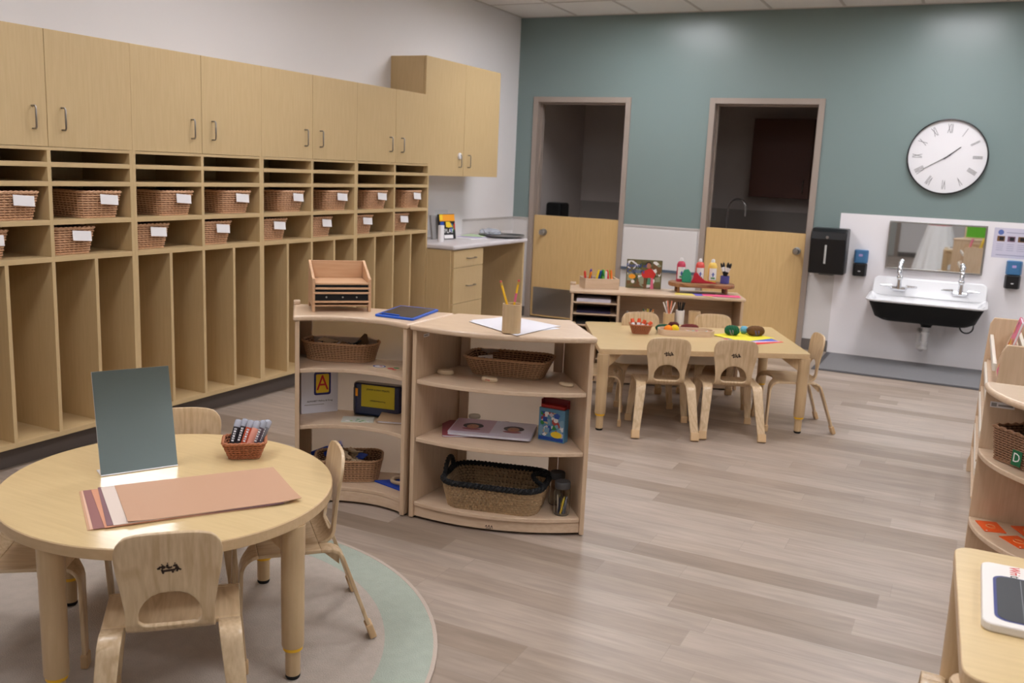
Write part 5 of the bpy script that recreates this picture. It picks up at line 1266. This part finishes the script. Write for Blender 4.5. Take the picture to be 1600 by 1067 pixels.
gem = [mat('gem_white', (226, 222, 216), .3), mat('gem_grey', (170, 168, 160), .4), mat('gem_pink', (210, 110, 140), .4), mat('gem_teal', (120, 170, 160), .4), mat('gem_tan', (196, 180, 150), .5)]
for i in range(26):
    x = rnd.uniform(-.03, .15); y = rnd.uniform(-.045, .045); r_ = rnd.uniform(.008, .014)
    bm = NB(); lathe(bm, [(.0005, 0), (r_, 0), (r_ * 1.05, .003), (r_ * .8, .007), (.0005, .008)], 10); o = link('craft_gem', bm, gem[i % 5], None); at(o, on(TC, TA, x, y, TZ1 + .007 + .007 * (i % 3)), 0, (rnd.uniform(-.6, .6), rnd.uniform(-.6, .6), 0)); tag(o, 'small craft gem in the oval tray on the rectangular table', 'craft gem', 'craft gems in the oval tray')
for i, (c, m_, dx, dy, rz, w, d) in enumerate((('red', (218, 62, 58), .085, -.085, 58, .30, .22), ('pink', (226, 196, 220), .055, -.055, 48, .30, .22), ('blue', (88, 104, 190), .035, -.03, 40, .30, .22), ('yellow', (240, 226, 60), 0, 0, -28, .26, .30))):
    bm = NB(); box(bm, -w / 2, w / 2, -d / 2, d / 2, 0, .0009); o = link('paper_sheet', bm, mat('paper_' + c, m_, .7)); at(o, (2.995 + dx, -2.77 + dy, TZ1 + i * .0011), R(rz if i < 3 else rz)); tag(o, c + ' paper sheet fanned out at the right end of the rectangular table', 'paper', 'coloured papers on the rectangular table')

for o in [q for q in bpy.data.objects if q not in BEFORE and q.parent is None]:
    o.location.x += .0238 * (o.location.x - 4.197); o.location.y += .0238 * (o.location.y + 8.545); o.location.z -= TZ - TT
# ------------------------------------------------------------------ things on and in the art shelf
def A(x, y, z): return on(AB, aA, x, y, z)
t = thing('marker_box', 'open pale wooden box of markers and scissors on the art shelf', 'box', A(.195, .20, ZA + .0005), aA + R(14))
w, d, h = .25, .17, .075
for a, b, c, e in ((-w / 2, w / 2, -d / 2, -d / 2 + .01), (-w / 2, w / 2, d / 2 - .01, d / 2), (-w / 2, -w / 2 + .01, -d / 2 + .01, d / 2 - .01), (w / 2 - .01, w / 2, -d / 2 + .01, d / 2 - .01)):
    bm = NB(); box(bm, a, b, c, e, .006, h); link('box_side', bm, W_MAP, t, bevel=.001)
bm = NB(); box(bm, -w / 2, w / 2, -d / 2, d / 2, 0, .006); link('box_floor', bm, W_MAP, t)
mk = [(214, 60, 50), (240, 140, 40), (120, 60, 150), (90, 50, 140), (240, 210, 40), (130, 80, 50), (40, 90, 180), (60, 160, 70), (120, 190, 60), (236, 236, 236), (30, 120, 60), (220, 60, 60), (236, 120, 40), (140, 200, 60)]
for i, c in enumerate(mk):
    o_x = -.10 + .205 * (i / 13); bm = NB(); lathe(bm, [(.0005, 0), (.0065, 0), (.0065, .095), (.004, .105), (.0005, .106)], 10); o = link('marker', bm, mat('marker_%d' % i, c, .35), None, smooth=True)
    p = on(A(.195, .20, 0)[:2], aA + R(14), o_x, rnd.uniform(-.05, .05), ZA + .008); o.location = p; o.rotation_euler = (R(rnd.uniform(-22, 22)), R(rnd.uniform(-22, 22)), 0); o.scale = (1.3, 1.3, 1.2)
    tag(o, 'coloured marker standing in the open wooden box on the art shelf', 'marker', 'markers in the wooden box')
t = thing('festival_book', 'picture book with a child in red on its cover standing on the art shelf', 'book', A(.52, .325, ZA + .0005), aA + R(-2))
bm = NB(); box(bm, -.125, .125, -.02, .0, 0, .205); link('page_block', bm, M_PAPER, t)
bm = NB(); box(bm, -.128, .128, -.023, -.0205, 0, .208); box(bm, -.128, .128, .0005, .003, 0, .208); link('book_cover', bm, mat('cover_olive', (104, 98, 66), .5), t, bevel=.001)
pp = patches(t, 5, (-.12, .12, .008, .2), [c_ol, mat('print_sage', (150, 156, 130), .6), c_w, c_br, c_w, mat('print_moss', (78, 84, 50), .6)], n=90, y=-.0232); pp.location = (0, 0, 0)
bm = NB()
def fl(pts, mi, y): f = bm.faces.new([bm.verts.new((x, y, z)) for x, z in pts]); f.material_index = mi
fl([(.0, .075), (.07, .075), (.085, .11), (.06, .14), (.04, .15), (.02, .14), (-.015, .12), (-.02, .10)], 0, -.0285)
fl([(.02, .03), (.055, .03), (.055, .08), (.01, .08)], 1, -.0288); fl([(.0, .0), (.02, .0), (.03, .08), (.0, .08)], 2, -.0288); fl([(.05, .0), (.075, .0), (.065, .08), (.05, .08)], 3, -.0288)
fl([(.03 + .017 * math.cos(a * .52), .168 + .02 * math.sin(a * .52)) for a in range(12)], 4, -.029); fl([(.03 + .021 * math.cos(a * .52), .18 + .016 * math.sin(a * .52)) for a in range(12)], 5, -.0289)
link('cover_child', bm, [c_r, mat('print_sea', (80, 140, 110), .6), c_br, c_pk, c_sk, c_hr], t)
text('cover_title', 'Festival of', .036, c_b, t, (-.055, -.0292, .165)); text('cover_title', 'Colors', .046, c_b, t, (-.06, -.0292, .125))
bm = NB(); prism(bm, [(.026 * math.cos(a * .7), .018 * math.sin(a * .7)) for a in range(9)], 0, .0006); q = link('orange_badge', bm, c_o, t); q.location = (-.085, -.029, .085); q.rotation_euler = (R(90), 0, 0)
# footed tray
RTX, RTY, RTA = .925, .215, aA + R(3)
tb = A(RTX, RTY, ZA + .0005)
t = thing('footed_tray', 'rustic brown wooden tray on small feet on the art shelf', 'tray', tb, RTA)
bm = NB(); prism(bm, rrect(.47, .20, .09, 8), .045, .075); link('tray_board', bm, W_DARK, t, bevel=.008, seg=3)
for sx in (-.17, .17):
    for sy in (-.05, .05):
        bm = NB(); lathe(bm, [(.0005, 0), (.011, 0), (.012, .02), (.009, .045), (.0005, .045)], 12, (sx, sy)); link('tray_foot', bm, W_DARK, t, smooth=True)
def RT(x, y, z=.0755): return on(tb[:2], RTA, x, y, ZA + .0005 + z)
for i, (x, c, nm) in enumerate(((-.15, (196, 64, 92), 'crimson'), (-.015, (222, 84, 76), 'red orange'), (.075, (240, 200, 96), 'yellow'))):
    t = thing('paint_bottle', nm + ' paint bottle with white cap on the footed tray', 'bottle', RT(x, .015), RTA, 'paint bottles on the footed tray')
    bm = NB(); lathe(bm, [(.0005, 0), (.029, 0), (.031, .005), (.031, .12), (.024, .138), (.013, .146), (.0005, .146)], 24); link('bottle_body', bm, mat('paint_' + nm.replace(' ', '_'), c, .3), t, smooth=True)
    bm = NB(); lathe(bm, [(.0005, .146), (.014, .146), (.013, .16), (.008, .168), (.0005, .17)], 16); link('bottle_cap', bm, M_PVC, t, smooth=True)
    bm = NB(); rows = [[(.0315 * math.cos(R(a)), .0315 * math.sin(R(a)), z_) for a in range(215, 326, 10)] for z_ in (.02, .105)]; grid(bm, rows); lb = link('bottle_label', bm, c_w, t)
    bm = NB(); box(bm, -.012, .012, -.0325, -.0318, .06, .064); box(bm, -.004, .004, -.0325, -.0318, .045, .075); box(bm, -.014, .014, -.0325, -.0318, .03, .04, 1); link('label_mark', bm, [c_b, c_g], lb)
bm = NB(); pts = [(-.03, 0), (.03, 0), (.035, .03), (.028, .07), (.01, .095), (-.02, .09), (-.032, .06), (-.036, .03)]
a_ = [bm.verts.new((x, 0, z)) for x, z in pts]; b_ = [bm.verts.new((x, .012, z)) for x, z in pts]; bm.faces.new(a_); bm.faces.new(b_)
for i in range(8): bm.faces.new((a_[i], a_[(i + 1) % 8], b_[(i + 1) % 8], b_[i]))
o = link('green_sponge', bm, mat('sponge_green', (62, 156, 120), .9), None, bevel=.003); at(o, RT(-.115, -.045), RTA); tag(o, 'green craft sponge standing before the crimson paint bottle', 'sponge')
bm = NB(); pts = [(-.07, 0), (.12, 0), (.10, .008), (.03, .02), (-.01, .05), (-.03, .075), (-.05, .07), (-.055, .04)]
a_ = [bm.verts.new((x, 0, z)) for x, z in pts]; b_ = [bm.verts.new((x, .012, z)) for x, z in pts]; bm.faces.new(a_); bm.faces.new(b_)
for i in range(8): bm.faces.new((a_[i], a_[(i + 1) % 8], b_[(i + 1) % 8], b_[i]))
o = link('red_sponge', bm, mat('sponge_red', (186, 44, 58), .9), None, bevel=.003); at(o, RT(-.015, -.055), RTA); tag(o, 'crimson curved craft sponge standing before the paint bottles', 'sponge')
cup('brush_cup', 'small purple blue cup of paint brushes on the footed tray', RT(.165, .0), .032, .055, mat('cup_blue', (86, 82, 150), .4))
for i, (tx, ty) in enumerate(((-.35, 0), (-.2, .1), (.2, -.1), (.36, 0), (.1, .1), (.28, .15))):
    q_ = RT(.165 - tx * .03, .0, .0825)
    t = thing('paint_brush', 'black handled white ferrule paint brush in the small blue cup', 'paint brush', q_, 0, 'paint brushes in the blue cup'); t.rotation_euler = Vector((tx, ty, 1)).to_track_quat('Z', 'Y').to_euler(); t.scale = (1.1, 1.1, 1.25)
    bm = NB(); lathe(bm, [(.0005, 0), (.006, .0), (.0065, .065), (.0005, .065)], 8); link('brush_handle', bm, M_BLACK, t)
    bm = NB(); lathe(bm, [(.0005, .065), (.0075, .065), (.0085, .09), (.0005, .09)], 8); link('brush_ferrule', bm, M_PVC, t)
    bm = NB(); lathe(bm, [(.0005, .09), (.008, .09), (.006, .11), (.0005, .118)], 8); link('bristles', bm, c_bl, t)
for i, (c, m_, x, y, rz) in enumerate((('dark blue', (40, 40, 90), .90, .13, 4), ('yellow', (236, 214, 110), .86, .075, -8), ('purple', (110, 96, 190), .99, .085, 5), ('pink', (226, 90, 130), 1.05, .075, -3))):
    bm = NB(); box(bm, -.13, .13, -.06, .06, 0, .0009); o = link('paper_sheet', bm, mat('art_paper_%d' % i, m_, .7)); at(o, A(x, y, ZA + .0005 + i * .0011), aA + R(rz)); tag(o, c + ' paper strip under the footed tray on the art shelf', 'paper', 'coloured papers on the art shelf')
for i, (z, c) in enumerate(((.578, (214, 210, 222)), (.498, (44, 36, 66)), (.418, (34, 34, 38)))):
    bm = NB(); box(bm, -.12, .12, -.14, .14, 0, .022 if i == 0 else .012); o = link('paper_stack', bm, mat('stack_%d' % i, c, .7)); at(o, A(.165, .17, z + .0005), aA + R(-2 + i)); tag(o, ['pale lilac paper stack in the top slot of the art shelf', 'dark purple paper stack in the second slot of the art shelf', 'black paper stack in the third slot of the art shelf'][i], 'paper stack')
for i, x in enumerate((.41, .485)):
    t = thing('glue_bottle', ['left', 'right'][i] + ' white glue bottle with pointed cap inside the art shelf', 'bottle', A(x, .17, .3485), aA, 'white glue bottles in the art shelf')
    bm = NB(); lathe(bm, [(.0005, 0), (.026, 0), (.027, .01), (.027, .105), (.018, .118), (.0005, .118)], 20, sy=.75); link('bottle_body', bm, M_PVC, t, smooth=True)
    bm = NB(); lathe(bm, [(.0005, .118), (.013, .118), (.012, .135), (.006, .158), (.0005, .162)], 14); link('bottle_cap', bm, M_PVC, t, smooth=True)
cup('scissor_cup', 'black cup of scissors at the right end inside the art shelf', A(.97, .2, .3485), .045, .1, M_BLACK)
for i, (dx, c, nm) in enumerate(((-.025, (60, 58, 56), 'grey'), (.0, (80, 76, 70), 'dark'), (.026, (196, 44, 40), 'red'))):
    t = thing('scissors', nm + ' handled scissors standing in the black cup inside the art shelf', 'scissors', A(.97 + dx, .2, .357), aA); t.rotation_euler = (0, R(10 * (i - 1)), aA)
    bm = NB(); box(bm, -.005, .005, -.0015, .0015, 0, .09); link('blade', bm, M_STEEL, t)
    bm = NB()
    for s in (-1, 1): tube(bm, [(s * .011 + .01 * math.cos(R(a)), 0, .115 + .018 * math.sin(R(a))) for a in range(0, 360, 30)], .0035, 6, True)
    tube(bm, [(-.004, 0, .085), (-.01, 0, .1)], .004, 6); tube(bm, [(.004, 0, .085), (.01, 0, .1)], .004, 6)
    link('scissor_handle', bm, mat('scissor_' + nm, c, .4), t, smooth=True)
# ------------------------------------------------------------------ right edge
t = thing('dark_basket', 'dark brown woven basket with green letter D tag on the quarter round shelf', 'basket', (4.480, -5.222, .6055), R(-50)); basket(t, .26, .17, .235, .15, .112, 14, M_WICKB, .012, .0026, 46, .0045, braid=False)
bm = NB(); box(bm, -.02, .02, -.0015, 0, -.025, .025); q = link('green_tag', bm, mat('tag_green', (30, 104, 66), .5), t, bevel=.0004); q.location = (-.008, -.084, .035); q.rotation_euler = (R(-2), 0, 0)
q2 = text('tag_letter', 'D', .042, c_w, q, (0, -.0018, 0)); 
for i in range(5):
    bm = NB(); ball(bm, (0, 0, 0), .03, 1, 1, .8); o = link('dark_ball', bm, [c_cb2, c_bl][i % 2], None, smooth=True); at(o, on((4.480, -5.222), R(-50), -.08 + .04 * i, .0, .665)); tag(o, 'dark round object inside the basket tagged D', 'ball', 'dark round objects in the tagged basket')
for i, (x, y, rz) in enumerate(((4.372, -5.14, 17), (4.452, -5.245, 35), (4.485, -5.13, 25))):
    t = thing('letter_card', ['orange letter card nearest the left end of the quarter round shelf', 'orange letter card at the front of the quarter round shelf', 'orange letter card behind the front card on the quarter round shelf'][i], 'card', (x, y, .3575 + (i == 2) * .0022), R(rz), 'orange letter cards')
    bm = NB(); box(bm, -.034, .034, -.05, .05, 0, .002); link('card_base', bm, mat('card_orange', (236, 92, 30), .45), t)
    bm = NB(); tube(bm, [(.013 * math.cos(R(a)), .017 * math.sin(R(a)), .0022) for a in range(0, 330, 20)], .0022, 6); link('sandpaper_letter', bm, mat('letter_tan', (226, 150, 96), .8), t)
    bm = NB(); lathe(bm, [(.0005, .002), (.003, .002), (.003, .0026), (.0005, .0026)], 10, (-.026, -.042)); link('white_dot', bm, c_w, t)
t = thing('writing_board', 'white magnetic writing board with black screen on the small right table', 'writing board', (4.467, -6.406, TS + .0005)); t.scale = (.89, .89, 1)
bm = NB(); prism(bm, rrect(.36, .385, .025), 0, .019); link('board_frame', bm, mat('board_white', (232, 226, 220), .35), t, bevel=.004, seg=3)
bm = NB(); prism(bm, rrect(.31, .275, .03), .019, .0196); q = link('screen', bm, mat('screen_blue_edge', (50, 56, 120), .4), t); q.location = (.0, -.03, 0)
bm = NB(); prism(bm, rrect(.30, .265, .028), .0197, .0203); q = link('screen', bm, mat('screen_black', (52, 54, 58), .5), t); q.location = (.002, -.03, 0)
for k in range(5):
    bm = NB(); box(bm, -.095 + .04 * k, -.0935 + .04 * k, -.155, .095, .0204, .0207); link('guide_line', bm, mat('line_grey', (130, 132, 136), .5), t)
text('board_title', 'Wri', .034, c_r, t, (-.105, .155, .0193), (0, 0, R(-90)), align='CENTER'); text('board_title', 'te', .034, c_bl, t, (-.105, .108, .0193), (0, 0, R(-90)), align='CENTER')
t = thing('green_picture', 'bright green framed picture on the quarter round shelf, seen in the wall mirror', 'picture', (4.575, -5.25, ZSH + .0005), R(8))
bm = NB(); box(bm, -.14, .14, -.008, .008, 0, .24); link('picture_frame', bm, W_MAP, t, bevel=.002)
bm = NB(); box(bm, -.12, .12, .0081, .0095, .015, .225); link('picture_sheet', bm, mat('print_bright_green', (90, 170, 40), .5), t)

# ------------------------------------------------------------------ photographer behind the camera (seen in the wall mirror)
def skin(name, verts, edges, radii, m, parent, sub=2, root=0):
    me = bpy.data.meshes.new(name); me.from_pydata(verts, edges, []); o = bpy.data.objects.new(name, me); COL.objects.link(o); me.materials.append(m)
    sk = o.modifiers.new('skin', 'SKIN'); sk.use_smooth_shade = True
    for i, r_ in enumerate(radii):
        v = me.skin_vertices[0].data[i]; v.radius = r_ if isinstance(r_, tuple) else (r_, r_)
    me.skin_vertices[0].data[root].use_root = True
    ss = o.modifiers.new('sub', 'SUBSURF'); ss.levels = sub; ss.render_levels = sub
    if parent is not None: o.parent = parent
    return o
pe = thing('person', 'person in long white skirt and dark blue top holding a camera, in the wall mirror', 'person', (4.25, -8.98, 0))
sk_ = mat('skin', (196, 150, 122), .55)
V_ = [(0, 0, .90), (0, .0, 1.05), (0, -.01, 1.2), (0, -.01, 1.33), (0, -.005, 1.40), (0, .01, 1.455),
      (-.17, 0, 1.30), (-.22, .02, 1.08), (-.11, .17, 1.32), (-.07, .215, 1.385),
      (.17, 0, 1.30), (.22, .02, 1.08), (.11, .17, 1.32), (.07, .215, 1.385),
      (-.085, 0, .85), (-.09, .01, .48), (-.095, -.01, .09), (-.1, .10, .035),
      (.085, 0, .85), (.09, .01, .48), (.095, -.01, .09), (.1, .10, .035), (0, .015, 1.52), (0, .01, 1.585)]
E_ = [(0, 1), (1, 2), (2, 3), (3, 4), (4, 5), (3, 6), (6, 7), (7, 8), (8, 9), (3, 10), (10, 11), (11, 12), (12, 13), (0, 14), (14, 15), (15, 16), (16, 17), (0, 18), (18, 19), (19, 20), (20, 21), (5, 22), (22, 23)]
RD = [(.15, .10), (.125, .09), (.14, .10), (.12, .085), (.05, .05), (.06, .065), .045, .038, .028, .022, .045, .038, .028, .022, .085, .058, .036, (.04, .025), .085, .058, .036, (.04, .025), (.072, .088), (.06, .07)]
skin('body', V_, E_, RD, sk_, pe)
# face details, hair
bm = NB()
for s in (-1, 1): ball(bm, (s * .028, .098, 1.50), .009, 1, .5, .6)
link('eyes', bm, mat('eye_dark', (40, 30, 26), .2), pe, smooth=True)
bm = NB(); ball(bm, (0, .108, 1.475), .012, .8, 1, 1.5); 
for s in (-1, 1): ball(bm, (s * .078, .01, 1.49), .016, .4, .8, 1.4)
link('nose_and_ears', bm, sk_, pe, smooth=True)
bm = NB(); ball(bm, (0, .098, 1.435), .02, 1, .4, .35); link('mouth', bm, mat('lips', (176, 96, 90), .5), pe, smooth=True)
bm = NB(); ball(bm, (0, -.012, 1.535), .09, 1, 1.1, 1); ball(bm, (0, -.06, 1.42), .075, 1, .6, 1.9); link('hair', bm, mat('hair_dark', (38, 28, 24), .6, bump=.5, bscale=80), pe, smooth=True)
bm = NB(); 
rows = []
for z, rx, ry in ((.86, .175, .125), (.95, .158, .112), (1.05, .15, .108), (1.15, .158, .115), (1.25, .172, .118), (1.33, .168, .1), (1.375, .09, .075), (1.39, .06, .06)):
    rows.append([(rx * math.cos(a * math.pi / 16), ry * math.sin(a * math.pi / 16) - .005, z) for a in range(32)])
grid(bm, rows, True)
for s in (-1, 1): tube(bm, [(s * .14, 0, 1.31), (s * .19, .005, 1.25), (s * .222, .02, 1.12)], .06, 14, rr=[.062, .06, .055], cap=False)
tp_ = link('dark_blue_top', bm, mat('navy_cloth', (34, 38, 62), .85), pe, smooth=True); sd = tp_.modifiers.new('cloth', 'SOLIDIFY'); sd.thickness = .006
bm = NB(); rows = []
for i in range(22):
    u = i / 21; z = .90 - .82 * u; rx = .165 + .20 * u ** .8; ry = .125 + .19 * u ** .8
    rows.append([(rx * math.cos(a) * (1 + .055 * u * math.sin(a * 13) + .03 * u * math.sin(a * 7 + 1)), ry * math.sin(a) * (1 + .055 * u * math.sin(a * 13) + .03 * u * math.sin(a * 7 + 1)), z) for a in [k * 2 * math.pi / 120 for k in range(120)]])
grid(bm, rows, True); s_ = link('white_skirt', bm, mat('white_cotton', (236, 234, 234), .85), pe, smooth=True); sd = s_.modifiers.new('cloth', 'SOLIDIFY'); sd.thickness = .004
bm = NB(); rows = [[(.186 * math.cos(a * math.pi / 24), .146 * math.sin(a * math.pi / 24), z) for a in range(48)] for z in (.825, .868)]
grid(bm, rows, True); s_ = link('red_sash', bm, mat('red_cloth', (186, 40, 56), .8), pe, smooth=True); sd = s_.modifiers.new('cloth', 'SOLIDIFY'); sd.thickness = .008
def hand(s):
    bx, by, bz = s * .066, .225, 1.39
    vs = [(bx, by, bz), (bx, by + .03, bz + .02), (bx, by + .05, bz + .04)]; es = [(0, 1), (1, 2)]; rd = [.022, (.03, .018), (.034, .016)]
    for k in range(4):
        n = len(vs); ox_ = s * (.024 - .016 * k)
        L_ = (.052, .058, .055, .044)[k]
        vs += [(bx + ox_, by + .062, bz + .05), (bx + ox_ - s * .012, by + .078, bz + .05 + L_ * .5), (bx + ox_ - s * .03, by + .082, bz + .05 + L_ * .8)]; es += [(2, n), (n, n + 1), (n + 1, n + 2)]; rd += [.009, .0085, .0075]
    n = len(vs); vs += [(bx - s * .03, by + .02, bz + .03), (bx - s * .042, by + .035, bz + .06), (bx - s * .04, by + .04, bz + .085)]; es += [(1, n), (n, n + 1), (n + 1, n + 2)]; rd += [.011, .0095, .008]
    skin('hand', vs, es, rd, sk_, pe, 1)
hand(-1); hand(1)
t = thing('photo_camera', 'black camera held up by the person behind the viewpoint', 'camera', (4.25, -8.69, 1.435))
bm = NB(); box(bm, -.062, .062, -.025, .02, -.04, .04); box(bm, -.02, .02, -.025, .02, .04, .058); link('camera_body', bm, M_BLACK, t, bevel=.006)
bm = NB(); lathe(bm, [(.0005, 0), (.032, 0), (.034, .05), (.03, .052), (.0005, .048)], 24); bmesh.ops.rotate(bm, verts=bm.verts, cent=(0, 0, 0), matrix=Matrix.Rotation(R(-90), 3, 'X')); q = link('camera_lens', bm, M_BLACK, t, smooth=True); q.location = (0, .02, 0)
# door frame in the far wall, seen in the mirror
e = bpy.data.objects.new('door_3', None); COL.objects.link(e); e['kind'] = 'structure'; e.location = (2.5, RY, 0)
bm = NB()
for a, b in ((0, FRW), (1.05, 1.13)): box(bm, a, b, -.01, .03, 0, DT)
box(bm, 0, 1.13, -.01, .03, DT, DT + FRW); link('door_frame', bm, M_FRAME, e)
bm = NB(); box(bm, FRW, 1.05, 0, .018, 0.01, DT - .002); link('door_leaf', bm, mat('door_grey', (176, 176, 172), .5), e)
